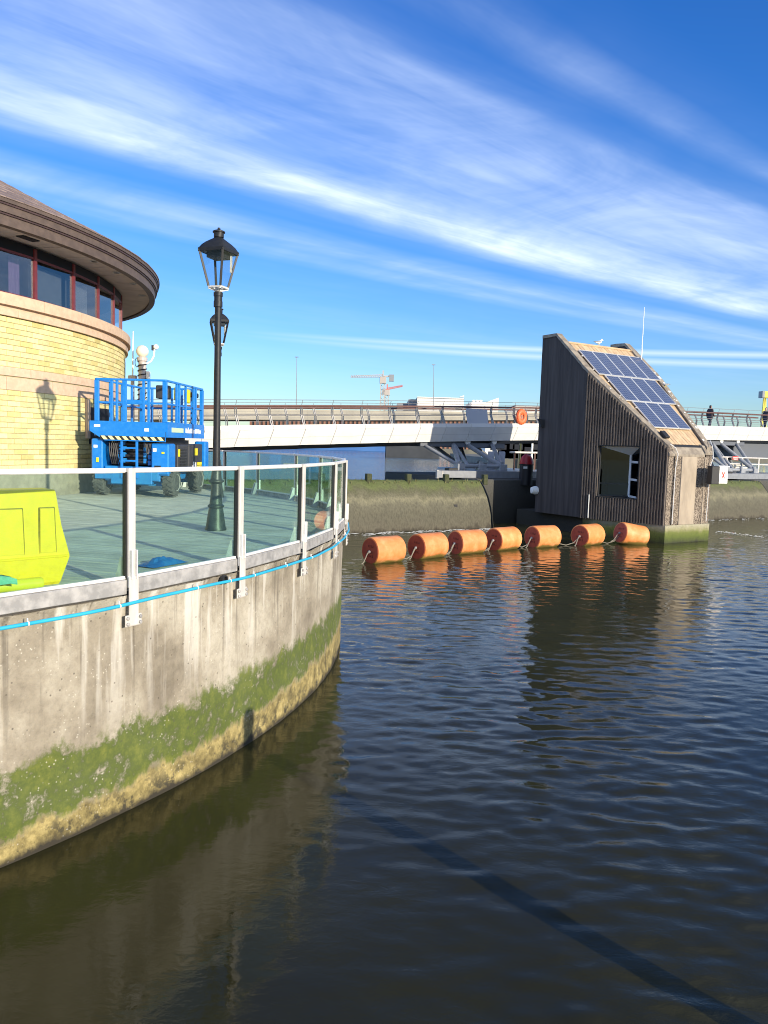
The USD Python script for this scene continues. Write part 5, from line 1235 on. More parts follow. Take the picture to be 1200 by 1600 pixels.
    q = [CW(ut - .05, -HB + .33, ZR(ut) - .10), CW(ut - .05, HB - .33, ZR(ut) - .10), CW(UM, HB - .33, ZR(UM) - .10), CW(ub + .1, HN - .33, ZR(ub) - .10), CW(ub + .1, -HN + .33, ZR(ub) - .10), CW(UM, -HB + .33, ZR(UM) - .10)]
    v = q + [p - V(0, 0, .15) for p in q]; f = [[0, 5, 4], [0, 4, 3], [0, 3, 2], [0, 2, 1], [6, 7, 8], [6, 8, 9], [6, 9, 10], [6, 10, 11]]
    for i in range(6): k = (i + 1) % 6; f += [[i, k, 6 + k], [i, 6 + k, 6 + i]]
    put(t, 'roof_deck', MB().add(v, f), rubber)
    put(t, 'ridge_cap', MB().bar(CW(ut - .12, -HB + .35, ZR(ut) + .05), CW(ut - .12, HB - .35, ZR(ut) + .05), .30, .10, ch=.02), roof_plank[1])
    # --- solar panels 5 + 4 + 3
    for (ua, ubn, va, vb, n) in ((-5.10, -3.74, -2.08, 2.32, 5), (-3.70, -2.36, -1.74, 1.82, 4), (-2.33, -1.02, -1.38, 1.22, 3)):
        wv = (vb - va) / n
        for k in range(n):
            a, b = va + k * wv + .012, va + (k + 1) * wv - .012
            q = [CW(ua, a, ZR(ua)) + nrm * .09, CW(ua, b, ZR(ua)) + nrm * .09, CW(ubn, b, ZR(ubn)) + nrm * .09, CW(ubn, a, ZR(ubn)) + nrm * .09]
            ctr = sum(q) / 4; L_ = np.linalg.norm(q[0] - q[3]); Wd = np.linalg.norm(q[1] - q[0])
            fr = MB(); e1 = unit(q[1] - q[0]); e2 = unit(q[3] - q[0]); ax = np.array([e1, -e2, nrm])
            for s_ in (-1, 1):
                fr.box(ctr + e1 * s_ * (Wd / 2 - .012), (.026, L_, .05), ax); fr.box(ctr + e2 * s_ * (L_ / 2 - .012), (Wd - .052, .026, .05), ax)
            sp_ = put(t, 'solar_panel', fr, frame_alu)
            h1, h2 = Wd / 2 - .025, L_ / 2 - .025
            pts = [ctr - e1 * h1 - e2 * h2, ctr + e1 * h1 - e2 * h2, ctr + e1 * h1 + e2 * h2, ctr - e1 * h1 + e2 * h2]; pts = np.array([p + nrm * .012 for p in pts])
            vv = pts - sp_.base; pth = sp_.path + '/cells'
            mm = usdkit.mesh(stage, pth, (vv, np.array([[0, 3, 2], [0, 2, 1]])), solar_m, uv=np.array([[0, 0], [2 * h1, 0], [2 * h1, 2 * h2], [0, 2 * h2]]))
        rl = MB()
        for fz in (.22, .78):
            u = ua + (ubn - ua) * fz; rl.bar(CW(u, va - .03, ZR(u)) + nrm * .045, CW(u, vb + .03, ZR(u)) + nrm * .045, .05, .05)
        put(t, 'panel_rail', rl, frame_alu)
    # --- nose: head block, three bays of different concrete
    hb = MB(); pr = [(-.62, 4.36), (-.16, 4.20), (.055, 3.90), (.055, 3.80), (-.62, 3.80)]
    hb.prism(pr, CW(0, -HN + .0, 0), A3, V(0, 0, 1), -1) if False else None
    for a, b in ((-HN - .02, .93), (.96, HN + .02)):
        m_ = trimesh.creation.extrude_polygon(Polygon(pr), b - a, engine='earcut'); vtx = m_.vertices
        hb.add(np.array([CW(p[0], a + p[2], p[1] + (0 if a < 0 else .10)) for p in vtx]), m_.faces[:, ::-1] if False else m_.faces)
    put(t, 'nose_head', hb, cap_m)
    def bay(a, b, z0, z1, out_, m_, nm): return put(t, nm, MB().box(CW(out_ / 2 - .15, (a + b) / 2, (z0 + z1) / 2), (b - a, .3 + out_, z1 - z0), CAX, .01), m_)
    bay(-HN, -1.12, Z0, 3.80, .0, aggr_m, 'nose_panel'); bay(-1.09, -.66, Z0, 3.80, .03, aggr_m, 'nose_panel'); bay(-.66, -.56, Z0, 3.80, .07, smooth_panel_m, 'nose_pilaster')
    bay(-.56, .42, Z0, 3.80, .05, smooth_panel_m, 'nose_panel'); bay(.42, .96, Z0, 3.80, .03, aggr_m, 'nose_panel'); bay(.96, 1.02, Z0, 3.80, .06, smooth_panel_m, 'nose_pilaster'); bay(1.02, HN, Z0, 3.80, .01, aggr_m, 'nose_panel')
    put(t, 'nose_core', MB().box(CW(-.45, 0, (Z0 + 3.9) / 2), (2 * HN - .7, .3, 3.1), CAX), smooth_dark_m)
    # --- footing
    ft = [CW(.06, -HN - .03, 0), CW(.06, HN + .06, 0), CW(UM, HB + .05, 0), CW(UM - .4, HB - .1, 0), CW(UM - .4, -HB + .45, 0), CW(UM * .82, -HB + .25, 0)]
    mb = MB().prism([(p[0], p[1]) for p in ft], (0, 0, -1.2), (1, 0, 0), (0, 1, 0), 1.985)
    put(t, 'footing', mb, plinth_green)
    put(t, 'footing_back', MB().box(CW(-6.4, 0, -.25), (4.4, 4.6, 2.06), CAX), pier_m)
    # hose clipped down the left edge of the taper wall and loose cables at the nose
    c = MB(); c.tube([CW(-3.45, -(HN + (HB - HN) * 3.45 / 3.9) - .07, z) for z in (.82, 1.3, 1.9)], .022, 6); put(t, 'down_pipe', c, sticker_w)
    c = MB(); c.tube([CW(.0, -HN + .05, 4.32), CW(.14, -HN + .25, 4.15), CW(.16, -HN + .40, 3.9), CW(.12, -HN + .34, 3.3), CW(.10, -HN + .36, 2.2), CW(.10, -HN + .36, .85)], .016, 6); put(t, 'cable', c, cable_tie); c = MB(); c.tube([CW(-.2, HN + .1, 4.55), CW(.14, HN - .2, 4.3), CW(.16, HN - .1, 3.8), CW(.12, HN - .25, 3.4), CW(.1, HN - .25, .9)], .016, 6); put(t, 'cable', c, cable_tie)
    # white weathered streak lumps on right parapet are bird lime
    r = np.random.default_rng(8); lime = MB()
    for k in range(16):
        u = r.normal(-3.0, .5) if k < 10 else r.uniform(-2, -.3); hv = HN + (HB - HN) * min(1, u / UM); s = r.uniform(.03, .12)
        lime.box(CW(u, hv - r.uniform(.05, .28), ZW(u) + .037), (s, s * r.uniform(.8, 1.8), .012), np.array([V3, sl, np.cross(V3, sl)]))
    for k in range(4):
        u = r.normal(-3.2, .5); hv = HN + (HB - HN) * min(1, u / UM); s = r.uniform(.02, .06)
        lime.box(CW(u, -hv + r.uniform(.03, .28), ZW(u) + .037), (s, s * r.uniform(.8, 1.8), .012), np.array([V3, sl, np.cross(V3, sl)]))
    put(t, 'bird_lime', lime, sticker_w)
    # floodlight at the low end of the left parapet
    c = CW(-.42, -HN + .18, ZW(-.42) + .16); fl = thing('floodlight', 'small black floodlight at the low end of the cabin parapet', 'floodlight', c)
    ax = np.array([V3, sl, np.cross(V3, sl)]); put(fl, 'housing', MB().box(c, (.30, .42, .12), ax, .02), rubber); put(fl, 'glass', MB().box(c + ax[1] * .0 + ax[2] * .065, (.24, .34, .01), ax), lift_dark); put(fl, 'stirrup', MB().bar(c, c - V(0, 0, .22), .05, .05), galv)
    # black and white sign box on the right of the nose
    a = unit(A3 * .55 + V3 * .84); b_ = np.cross([0, 0, 1], a); base = CW(.0, HN + .18, 2.4)
    pl = aty(1119, 742, 34.9); sg_ = thing('sign_box', 'white box with a red cross mark and black side on the cabin nose', 'sign box', pl)
    ex1 = unit(V(.94, .33, 0)); ey1 = V(-ex1[1], ex1[0], 0); c1 = aty(1127.5, 742.5, 34.2)
    put(sg_, 'white_door', MB().box(c1, (.52, .20, .74), np.array([ex1, ey1, [0, 0, 1]]), .015), sticker_w)
    put(sg_, 'white_hood', MB().box(c1 + V(0, 0, .395) , (.62, .26, .05), np.array([ex1, ey1, [0, 0, 1]]), .01), sticker_w)
    ex2 = unit(V(.62, -.78, 0)); ey2 = V(-ex2[1], ex2[0], 0); c2 = c1 - ex1 * .26 - ex2 * .28 + ey1 * .0
    c2 = c1 - ex1 * .48 - ey1 * .02; put(sg_, 'black_case', MB().box(c2, (.44, .30, .80), np.array([ex1, ey1, [0, 0, 1]]), .02), rubber)
    xm = MB()
    for s_ in (-1, 1):
        d_ = unit(ex1 * s_ * .55 + V(0, 0, 1)); xm.bar(c1 - ey1 * .106 - d_ * .16, c1 - ey1 * .106 + d_ * .16, .045, .012, up=ey1)
    put(sg_, 'red_cross_mark', xm, sign_red)
    # aerial and small stub on the roof
    q = aty(1003, 546, 39.5); z1 = aty(1004, 480, 39.5)[2]; s_, o_ = 0, 0
    single('roof_aerial', MB().tube([q - V(0, 0, .5), q, V(q[0], q[1], z1)], [.03, .022, .012], 6), sticker_w, 'thin white whip aerial standing on the cabin roof ridge', 'aerial', base=q)
    # black tarpaulin scrap / camera bracket on the left side
    p = aty(851, 660, 38.2); cc = thing('cctv_bracket', 'small black bracket sticking out of the dark cabin side', 'bracket', p)
    put(cc, 'hood', MB().prism([(-.42, .16), (.1, .12), (.1, -.30), (-.22, -.26)], p, (1, 0, 0), (0, 0, 1), -.18) if False else MB().add([p + V(-.32, 0, .17), p + V(.2, .1, .13), p + V(.2, .1, -.24), p + V(-.18, 0, -.22), p + V(-.32, .22, .17), p + V(.2, .3, .13), p + V(.2, .3, -.24), p + V(-.18, .22, -.22)], [[0, 1, 2, 3][::-1], [4, 5, 6, 7], [0, 4, 5, 1][::-1], [1, 5, 6, 2][::-1], [2, 6, 7, 3][::-1], [3, 7, 4, 0][::-1]]), rubber)
    p = aty(838, 766, 38.6); single('white_float', MB().lathe([(0, -.3), (.16, -.27), (.21, -.1), (.21, .1), (.16, .27), (0, .3)], p, 16, axis=(1, .3, 0)), sticker_w, 'white round ended float hanging in the shade beside the cabin', 'float', smooth=40, base=p)
build_cabin()

def build_gull(name, label, p, heading, s=1.0):
    t = thing(name, label, 'gull', p)
    d = V(math.cos(heading), math.sin(heading), 0); up = V(0, 0, 1); r = np.cross(d, up)
    M_ = m3.Manifold
    def ball(c, q): return M_.sphere(q * s, 16).translate((p + (d * c[0] + r * c[1] + up * c[2]) * s).tolist())
    body = M_.batch_hull([ball((-.16, 0, .17), .045), ball((.02, 0, .17), .085), ball((.12, 0, .2), .06)]) + M_.batch_hull([ball((.12, 0, .2), .055), ball((.17, 0, .29), .045)]) + ball((.19, 0, .305), .05) + M_.batch_hull([ball((.22, 0, .30), .02), ball((.29, 0, .285), .008)])
    put(t, 'body', body, gull_w, smooth=60)
    for e in (-1, 1): put(t, 'wing', M_.batch_hull([ball((.06, e * .07, .2), .035), ball((-.12, e * .06, .2), .03), ball((-.28, e * .02, .19), .012)]), gull_g, smooth=60)
    for e in (-1, 1): put(t, 'leg', MB().tube([p + (d * .02 + r * e * .03) * s, p + (d * .02 + r * e * .03 + up * .12) * s], .008, 5), sticker_y)
    return t
build_gull('gull', 'white gull standing on the cabin roof ridge', CW(-5.67, -.05, ZR(-5.55) + .10), .4, 1.0)
build_gull('gull', 'gull perched on the right hand cabin parapet', CW(-3.3, HN + (HB - HN) * .85 - .17, ZW(-3.3) + .04), 2.6, .7)

# ------------------------------------------------------------------ orange buoys strung across
def build_buoys():
    spec = [(597, 868.5, 44, 'first'), (666, 864, 43, 'second')]
    # (axis centre in photo, diameter px) measured; water plane fixes the distance
    bx = [(594, 633, 880.5), (665, 699, 873.0), (728, 757, 866.0), (786, 816, 860.0), (849, 881, 856.0), (921, 951, 852.5), (990, 1023, 851.5)]
    labels = ['orange cylindrical buoy at the left end of the row, nearest the pier', 'second orange buoy from the left end of the row', 'third orange buoy from the left in the row',
              'middle orange buoy of the seven in the row', 'fifth orange buoy from the left, in front of the dark pier recess', 'orange buoy second from the cabin end of the row', 'tilted orange buoy at the cabin end of the row']
    D, L = .93, 1.22; R = D / 2
    ang = math.atan2(.64, .77); rr = random.Random(1); proto = None; ends = []
    for i, ((xl, xr, yb), lab) in enumerate(zip(bx, labels)):
        q = onz(xl - 13, yb, 0.0); q2 = onz(xr, yb - (2.5 if i < 6 else -.5), 0.0)
        d = unit(V(math.cos(ang), math.sin(ang), 0)); 
        c = V(q[0], q[1], 0) + d * (L / 2) + V(-d[1], d[0], 0) * .0; c[2] = R - .07
        n = V(-d[1], d[0], 0); c = c + n * .12
        a = ang + (0, .07, -.06, .05, -.10, .04, -.32)[i]; tilt = (0, 0, 0, 0, 0, 0, .16)[i]
        if proto is None or i == 6:
            t = thing('mooring_buoy', lab, 'buoy', c, a, 'row of orange buoys') ; M_ = MB
            ti = tilt; Rm = np.array([[math.cos(ti), 0, math.sin(ti)], [0, 1, 0], [-math.sin(ti), 0, math.cos(ti)]])
            def loc(mb): v, f = mb.mesh(); return (v @ Rm.T, f)
            put(t, 'barrel', loc(MB().lathe([(0, -L / 2), (R - .05, -L / 2), (R - .018, -L / 2 + .012), (R, -L / 2 + .045), (R + .004, -.2), (R - .004, .25), (R, L / 2 - .045), (R - .018, L / 2 - .012), (R - .05, L / 2), (0, L / 2)], n=40, axis=(1, 0, 0))), orange_side, smooth=40, local=True)
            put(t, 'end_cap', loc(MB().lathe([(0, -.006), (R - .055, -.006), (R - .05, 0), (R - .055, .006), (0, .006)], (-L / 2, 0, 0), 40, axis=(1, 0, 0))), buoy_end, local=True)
            mk = MB()
            for row, (z, wd_) in enumerate(((.17, 4), (-.03, 5), (-.16, 4))):
                y = -.17
                for k in range(wd_):
                    h = rr.choice((.06, .08, .1)); mk.box((-L / 2 - .009, y, z), (.01, .018, h), None); 
                    if rr.random() < .6: mk.box((-L / 2 - .009, y + .03, z + rr.choice((-.03, 0, .03))), (.01, .04, .016), None)
                    y += rr.uniform(.07, .1)
            put(t, 'lettering', loc(mk), buoy_mark, local=True)
            put(t, 'end_fitting', loc(MB().lathe([(.05, 0), (.05, .035), (.03, .05), (.03, .07), (0, .075)], (-L / 2, 0, -.02), 12, axis=(-1, 0, 0))), galv_dark, local=True)
            rp = MB().tube([(-L / 2 - .05, 0, -.02), (-L / 2 - .12, .0, -.1), (-L / 2 - .18, 0, -.22), (-L / 2 - .26, 0, -.36), (-L / 2 - .4, 0, -.45)], .02, 7)
            put(t, 'rope', loc(rp), rope_m, local=True)
            if proto is None: proto = t
        else:
            copy(proto, c, a, lab, 'buoy', 'row of orange buoys')
        ends.append((c, unit(V(math.cos(a), math.sin(a), 0))))
    # ropes linking one buoy to the next
    for i in range(6):
        p = ends[i][0] + ends[i][1] * (L / 2) + V(0, 0, -.05); q = ends[i + 1][0] - ends[i + 1][1] * (L / 2 + .05) + V(0, 0, -.05); m = (p + q) / 2; m[2] = .02
        single('linking_rope', MB().tube([p, p * .6 + m * .4 - V(0, 0, .12), m, q * .6 + m * .4 - V(0, 0, .1), q], .018, 6), rope_m, ['weathered rope between the first and second buoys from the left', 'weathered rope between the second and third buoys from the left', 'weathered rope between the third and the middle buoy', 'weathered rope between the middle and fifth buoys', 'weathered rope between the fifth and sixth buoys', 'weathered rope between the sixth buoy and the tilted one'][i], 'rope', 'ropes linking the buoys', base=p)
build_buoys()

# ------------------------------------------------------------------ pier furniture: red domed bollard, rails
def build_pierstuff():
    p = aty(820.5, 770, 41.0); b = V(p[0], p[1], 2.68); zt = aty(820, 709.5, 41)[2]; zm = aty(820, 725, 41)[2]
    t = thing('domed_bollard', 'black bollard with a red domed cap beside the cabin', 'bollard', b)
    put(t, 'drum', MB().lathe([(.36, 2.0), (.36, zm - .05), (.38, zm - .02), (.38, zm)], (b[0], b[1], 0), 20), navy, smooth=30)
    put(t, 'cap', MB().lathe([(.37, zm + .002), (.36, zm + .12), (.31, zm + .28), (.25, zm + .40), (.14, zt - .03), (0, zt)], (b[0], b[1], 0), 20), red_dome, smooth=40)
    put(t, 'number_plate', MB().box(V(b[0] - .12, b[1] - .38, zm - .18), (.2, .04, .12), None), sticker_w)
    t = thing('pier_railing', 'steel railing on the pier slab behind the red domed bollard', 'railing', onweir(825, 740, 6))
    p0, p1 = onweir(797, 706.5, 6.0), onweir(862, 708, 6.0)
    put(t, 'top_rail', MB().tube([p0, p1], .06, 8), galv)
    for x in (804, 836): 
        q = onweir(x, 707, 6.0); put(t, 'upright', MB().bar(q, V(q[0], q[1], 2.66), .09, .09), rail_wood)
    c = onweir(776, 712, 5.4); t = thing('control_cabinet', 'pale grey cabinet pair at the foot of the bridge struts', 'cabinet', V(c[0], c[1], 2.68))
    for dx in (-.32, .30): put(t, 'cabinet_door', MB().box(V(c[0] + dx, c[1], 3.2), (.34, .3, 1.06), None, .02), sheet_grey)
    t = thing('pier_railing', 'steel railing on the pier at the right edge under the bridge', 'railing', onweir(1150, 730, 5))
    p0, p1 = onweir(1128, 714, 5.2), onweir(1215, 717, 5.2)
    put(t, 'top_rail', MB().tube([p0, p1], .05, 8), galv)
    p0, p1 = onweir(1128, 724, 5.2), onweir(1215, 727, 5.2); put(t, 'mid_rail', MB().tube([p0, p1], .05, 8), galv)
    for x in (1136, 1160, 1186, 1205):
        q = onweir(x, 715, 5.2); put(t, 'upright', MB().bar(q, V(q[0], q[1], 2.66), .09, .09), galv)
    c = onweir(1149, 716, 4.9); ex, ey = V(*wd, 0), V(*wb, 0)
    sgn = thing('warning_sign', 'red and white notice board on the right hand pier railing', 'sign', c)
    put(sgn, 'board', MB().box(c, (.62, .03, .26), WA), sign_red)
    bl = MB()
    for k in range(5): bl.box(c - ey * .02 + ex * (-.22 + .11 * k) + V(0, 0, .03), (.07, .012, .07), WA)
    for k in range(3): bl.box(c - ey * .02 + ex * (-.15 + .15 * k) + V(0, 0, -.07), (.1, .012, .04), WA)
    put(sgn, 'white_marks', bl, sticker_w)
    c = onweir(1135, 733, 6.0); t = thing('pipe_run', 'pale horizontal pipe lying on the right hand pier', 'pipe', c)
    put(t, 'pipe', MB().tube([onweir(1128, 728, 6.0), onweir(1165, 730, 6.0)], .16, 12), dome_cream, smooth=40)
build_pierstuff()

# ------------------------------------------------------------------ people on the bridge
def build_person(name, label, s, o, heading, h=1.7, coat=None, gait=.22):
    z = zt_(s) + .0; p = WS(s, OB + o, z); t = thing(name, label, 'person', p)
    d = V(math.cos(heading), math.sin(heading), 0); r = np.cross(d, V(0, 0, 1)); k = h / 1.75; M_ = m3.Manifold
    def ball(f, e, zz, q): return M_.sphere(q * k, 20).translate((p + (d * f + r * e + V(0, 0, zz)) * k).tolist())
    def chain(*bs): 
        out = None
        for a, b in zip(bs[:-1], bs[1:]): x = M_.batch_hull([ball(*a), ball(*b)]); out = x if out is None else out + x
        return out
    head = M_.batch_hull([ball(.01, 0, 1.66, .095), ball(.03, 0, 1.58, .08)]) + ball(.12, 0, 1.61, .018); neck = chain((0, 0, 1.55, .06), (0, 0, 1.44, .065))
    body = head + neck
    legs = None
    for e, g in ((-1, gait), (1, -gait)):
        x = chain((0, e * .09, .92, .10), (g * .5 + .03, e * .09, .50, .07), (g, e * .09, .08, .045)) + chain((g - .03, e * .09, .045, .045), (g + .16, e * .10, .035, .032)); legs = x if legs is None else legs + x
    torso = M_.batch_hull([ball(0, -.16, 1.40, .07), ball(0, .16, 1.40, .07), ball(0, -.12, .95, .10), ball(0, .12, .95, .10)]) + M_.batch_hull([ball(0, -.12, .98, .11), ball(0, .12, .98, .11), ball(0, -.12, .72, .11), ball(0, .12, .72, .11)])
    arms = None; hands = None
    for e, g in ((-1, -gait * .6), (1, gait * .6)):
        x = chain((0, e * .21, 1.38, .06), (-.03 + g * .4, e * .25, 1.10, .05), (.06 + g, e * .24, .86, .04)); arms = x if arms is None else arms + x
        hn = chain((.07 + g, e * .24, .82, .035), (.10 + g, e * .235, .74, .028)) ; hands = hn if hands is None else hands + hn
    fig = (body + hands + torso.scale((1, 1, 1)) + legs)
    put(t, 'body', body + hands + legs + torso, skin, smooth=60)
    tro = None
    for e, g in ((-1, gait), (1, -gait)):
        x = chain((0, e * .09, .92, .115), (g * .5 + .03, e * .09, .50, .085), (g, e * .09, .10, .06)); tro = x if tro is None else tro + x
    put(t, 'trousers', tro, cloth_blue, smooth=60)
    co = M_.batch_hull([ball(0, -.165, 1.41, .085), ball(0, .165, 1.41, .085), ball(0, -.12, .95, .12), ball(0, .12, .95, .12)]) + M_.batch_hull([ball(0, -.12, .98, .125), ball(0, .12, .98, .125), ball(0, -.13, .70, .125), ball(0, .13, .70, .125)]) 
    am = None
    for e, g in ((-1, -gait * .6), (1, gait * .6)):
        x = chain((0, e * .21, 1.38, .075), (-.03 + g * .4, e * .25, 1.10, .065), (.06 + g, e * .24, .88, .05)); am = x if am is None else am + x
    put(t, 'coat', co + am, coat or cloth_dark, smooth=60)
    put(t, 'hair', M_.batch_hull([ball(-.02, 0, 1.69, .095), ball(-.03, 0, 1.60, .09)]), cloth_dark, smooth=60)
    sh = None
    for e, g in ((-1, gait), (1, -gait)):
        x = chain((g - .03, e * .09, .05, .052), (g + .17, e * .10, .04, .04)); sh = x if sh is None else sh + x
    put(t, 'shoes', sh, navy, smooth=60)
sp_ = sof(onweir(1113, 650, OB + 2))[0]
build_person('person', 'person in dark coat walking on the footbridge right of the cabin', sp_, 2.2, math.atan2(wd[1], wd[0]), 1.62)
sp_ = sof(onweir(1196, 655, OB + 2))[0]
build_person('person', 'person in black coat on the footbridge at the right edge', sp_, 2.0, math.atan2(wd[1], wd[0]) + PI, 1.68, gait=.12)

# ------------------------------------------------------------------ far distance
def build_far():
    # road viaduct over the river
    Y = 260.0
    def F(px, py, y=Y): return aty(px, py, y)
    t = thing('road_viaduct', 'long pale concrete road viaduct far behind the footbridge', 'viaduct', F(600, 700))
    xs = [-150, 0, 200, 340, 480, 600, 740, 850, 1000]
    tp = [634, 635, 636.5, 638, 640, 641.5, 643.5, 645, 647]; bt = [654, 654.5, 655, 655.5, 656, 656.5, 656.5, 656.5, 656.5]
    for (a, b), (t0, t1), (b0, b1) in zip(zip(xs, xs[1:]), zip(tp, tp[1:]), zip(bt, bt[1:])):
        v = [F(a + .05, b0), F(b - .05, b1), F(b - .05, t1), F(a + .05, t0)]; v = v + [p + V(0, 16, 0) for p in v]
        put(t, 'beam_span', MB().add(v, [[0, 1, 2, 3], [7, 6, 5, 4], [0, 4, 5, 1], [1, 5, 6, 2], [2, 6, 7, 3], [3, 7, 4, 0]]), viaduct_m)
        put(t, 'parapet_rail', MB().bar(F(a, t0 - 1.6) , F(b, t1 - 1.6), .5, .25), galv_dark)
        q = F((a + b) / 2, (b0 + b1) / 2)
    for px in (40, 240):
        q = F(px, 655); put(t, 'pier_column', MB().b((q[0] - 2, Y + 3, -1), (q[0] + 2, Y + 9, q[2])), viaduct_m)
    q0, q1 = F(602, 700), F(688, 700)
    put(t, 'pier_footing', MB().b((q0[0], Y + 2, -1), (q1[0], Y + 14, 4.2), .3), viaduct_dark)  # shade under the deck is put into its dark colour
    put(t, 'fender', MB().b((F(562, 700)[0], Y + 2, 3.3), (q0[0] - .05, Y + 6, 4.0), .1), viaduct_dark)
    # lamp columns standing on the viaduct
    for i, (px, y0, y1, lab) in enumerate(((463, 640, 558, 'thin tall lamp column on the viaduct left of the cranes'), (677, 642, 570, 'thin tall lamp column on the viaduct in front of the white hall'))):
        a, b = F(px, y0), F(px + .6, y1); l = thing('lamp_column', lab, 'lamp column', a)
        put(l, 'column', MB().tube([a, b], [.16, .08], 8), far_grey); put(l, 'lamp_head', MB().b(b + V(-.6, -.15, -.1), b + V(.6, .15, .12)), rail_steel)
    # red brown shed with uprights, beyond the viaduct
    Y2 = 470.0; a, b = aty(392, 655.5, Y2), aty(1010, 655.5, Y2); lo, l2 = aty(392, 662, Y2), aty(1010, 662.5, Y2)
    t = thing('long_shed', 'long red brown shed with close set uprights beyond the viaduct', 'shed', (a[0], Y2, 0))
    zt, zb = 0.5 * (a[2] + b[2]) , .5 * (lo[2] + l2[2])
    v = [V(a[0], Y2, 0), V(b[0], Y2, 0), V(b[0], Y2, b[2]), V(a[0], Y2, a[2])]; v += [p + V(0, 20, 0) for p in v]
    put(t, 'shed_wall', MB().add(v, [[0, 1, 2, 3], [7, 6, 5, 4], [0, 4, 5, 1], [1, 5, 6, 2], [2, 6, 7, 3], [3, 7, 4, 0]]), shed_gap)
    n = 92
    for k in range(n):
        fx = k / (n - 1); x = a[0] + (b[0] - a[0]) * fx; z1 = a[2] + (b[2] - a[2]) * fx; put(t, 'upright', MB().b((x - .62, Y2 - .5, 1), (x + .62, Y2 - .02, z1 - .1)), shed_m)
    # white halls
    Y3 = 520.0
    def blockw(name, label, x0, x1, yt, depth, y=Y3, m=far_white, side=None, roof=None):
        p, q = aty(x0, yt, y), aty(x1, yt, y); t = thing(name, label, 'building', ((p[0] + q[0]) / 2, y, 0))
        put(t, 'hall_wall', MB().b((p[0], y, 0), (q[0], y + depth, max(p[2], q[2]))), m)
        return t, p, q
    h, p, q = blockw('white_hall', 'long white hall with a grey end beyond the bridge', 652, 725, 622, 60)
    put(h, 'grey_end', MB().b((aty(639, 622, Y3)[0], Y3 + 6, 0), (p[0] - .1, Y3 + 60, p[2] - .5)), far_grey)
    put(h, 'low_wing', MB().b((aty(621, 629, Y3)[0], Y3 + 10, 0), (aty(639, 629, Y3)[0] - .1, Y3 + 60, aty(630, 628.5, Y3)[2])), far_grey)
    put(h, 'roof_edge', MB().b((p[0] - .2, Y3 - .3, p[2] + .02), (q[0] + .2, Y3 + 60, p[2] + .5)), far_grey)
    z = aty(724, 617.5, Y3)[2]; put(h, 'end_fin', MB().add([q + V(-3, 0, .6), q + V(0, 0, .6), V(q[0], Y3, z), q + V(-3, 4, .6), q + V(0, 4, .6), V(q[0], Y3 + 4, z)], [[0, 1, 2], [5, 4, 3], [0, 3, 4], [0, 4, 1], [1, 4, 5], [1, 5, 2], [2, 5, 3], [2, 3, 0]]), far_white)
    h, p, q = blockw('white_hall', 'smaller white hall with a stepped slanting roof behind the railing', 737, 779, 629, 40)
    s0, s1, s2 = aty(759, 628.8, Y3), aty(779, 628.8, Y3), aty(779, 621.5, Y3)
    put(h, 'slanting_roof', MB().add([s0, s1, s2, s0 + V(0, 30, 0), s1 + V(0, 30, 0), s2 + V(0, 30, 0)], [[0, 1, 2], [5, 4, 3], [0, 3, 4], [0, 4, 1], [1, 4, 5], [1, 5, 2], [2, 5, 3], [2, 3, 0]]), far_white)
    for x in (741, 747, 752):
        a_ = aty(x, 626.5, Y3); put(h, 'roof_unit', MB().b((a_[0] - .9, Y3 + 2, p[2] + .01), (a_[0] + .9, Y3 + 6, a_[2] + .8)), far_white)
    h, p, q = blockw('grey_hall', 'low pale building near the lifebuoy far beyond the bridge', 806, 842, 634.5, 40)
    put(h, 'roof_edge', MB().b((p[0], Y3 - .4, p[2] + .02), (q[0] + 2, Y3 + 40, p[2] + .7)), far_grey)
    # tower cranes
    def crane(label, px, ytop, ybase, jib, back, up, red, y=480.0, lift=0):
        b = aty(px, ybase, y); top = aty(px, ytop, y)[2]; t = thing('tower_crane', label, 'crane', (b[0], y, 0)); x = b[0]; w = 1.3
        m = MB()
        for sx in (-1, 1):
            for sy in (-1, 1): m.bar((x + sx * w, y + sy * w, 0), (x + sx * w, y + sy * w, top), .45, .45)
        z = 2.0
        while z < top - 2: m.bar((x - w, y - w, z), (x + w, y - w, z + 2.6), .28, .28); m.bar((x + w, y - w, z), (x + w, y - w, z + .01), .3, .3) if False else None; m.bar((x + w, y + w, z), (x - w, y + w, z + 2.6), .28, .28); z += 2.6
        put(t, 'tower', m, crane_w)
        j0 = V(x, y, top); j1 = aty(*jib, y); b1 = aty(*back, y); j = MB()
        for dz, dy in ((0, -.7), (0, .7), (1.5, 0)): j.bar(j0 + V(0, dy, dz), j1 + V(0, dy * .5, dz * .4), .35, .35)
        n = 14
        for k in range(n):
            f0, f1 = k / n, (k + 1) / n; a_ = j0 + (j1 - j0) * f0; c_ = j0 + (j1 - j0) * f1; j.bar(a_ + V(0, -.7, 0), (a_ + c_) / 2 + V(0, 0, 1.4), .2, .2); j.bar((a_ + c_) / 2 + V(0, 0, 1.4), c_ + V(0, -.7, 0), .2, .2)
        put(t, 'jib', j, red)
        cj = MB(); cj.bar(j0 + V(0, 0, .3), b1 + V(0, 0, .3), 1.6, .9); put(t, 'counter_jib', cj, red)
        put(t, 'counterweight', MB().b(b1 + V(-1.6, -1.2, -3.0), b1 + V(1.4, 1.2, 1.2)), far_grey)
        put(t, 'slewing_cab', MB().b((x - 2.0, y - 1.8, top - 4.0), (x + 2.0, y + 1.8, top - .1), .2), crane_w)
        put(t, 'apex', MB().bar((x, y, top), (x, y, top + 4), .8, .8), red)
    crane('taller tower crane with a level jib pointing left', 597, 589, 640, (548, 589.5), (612, 588.5), 4, crane_w)
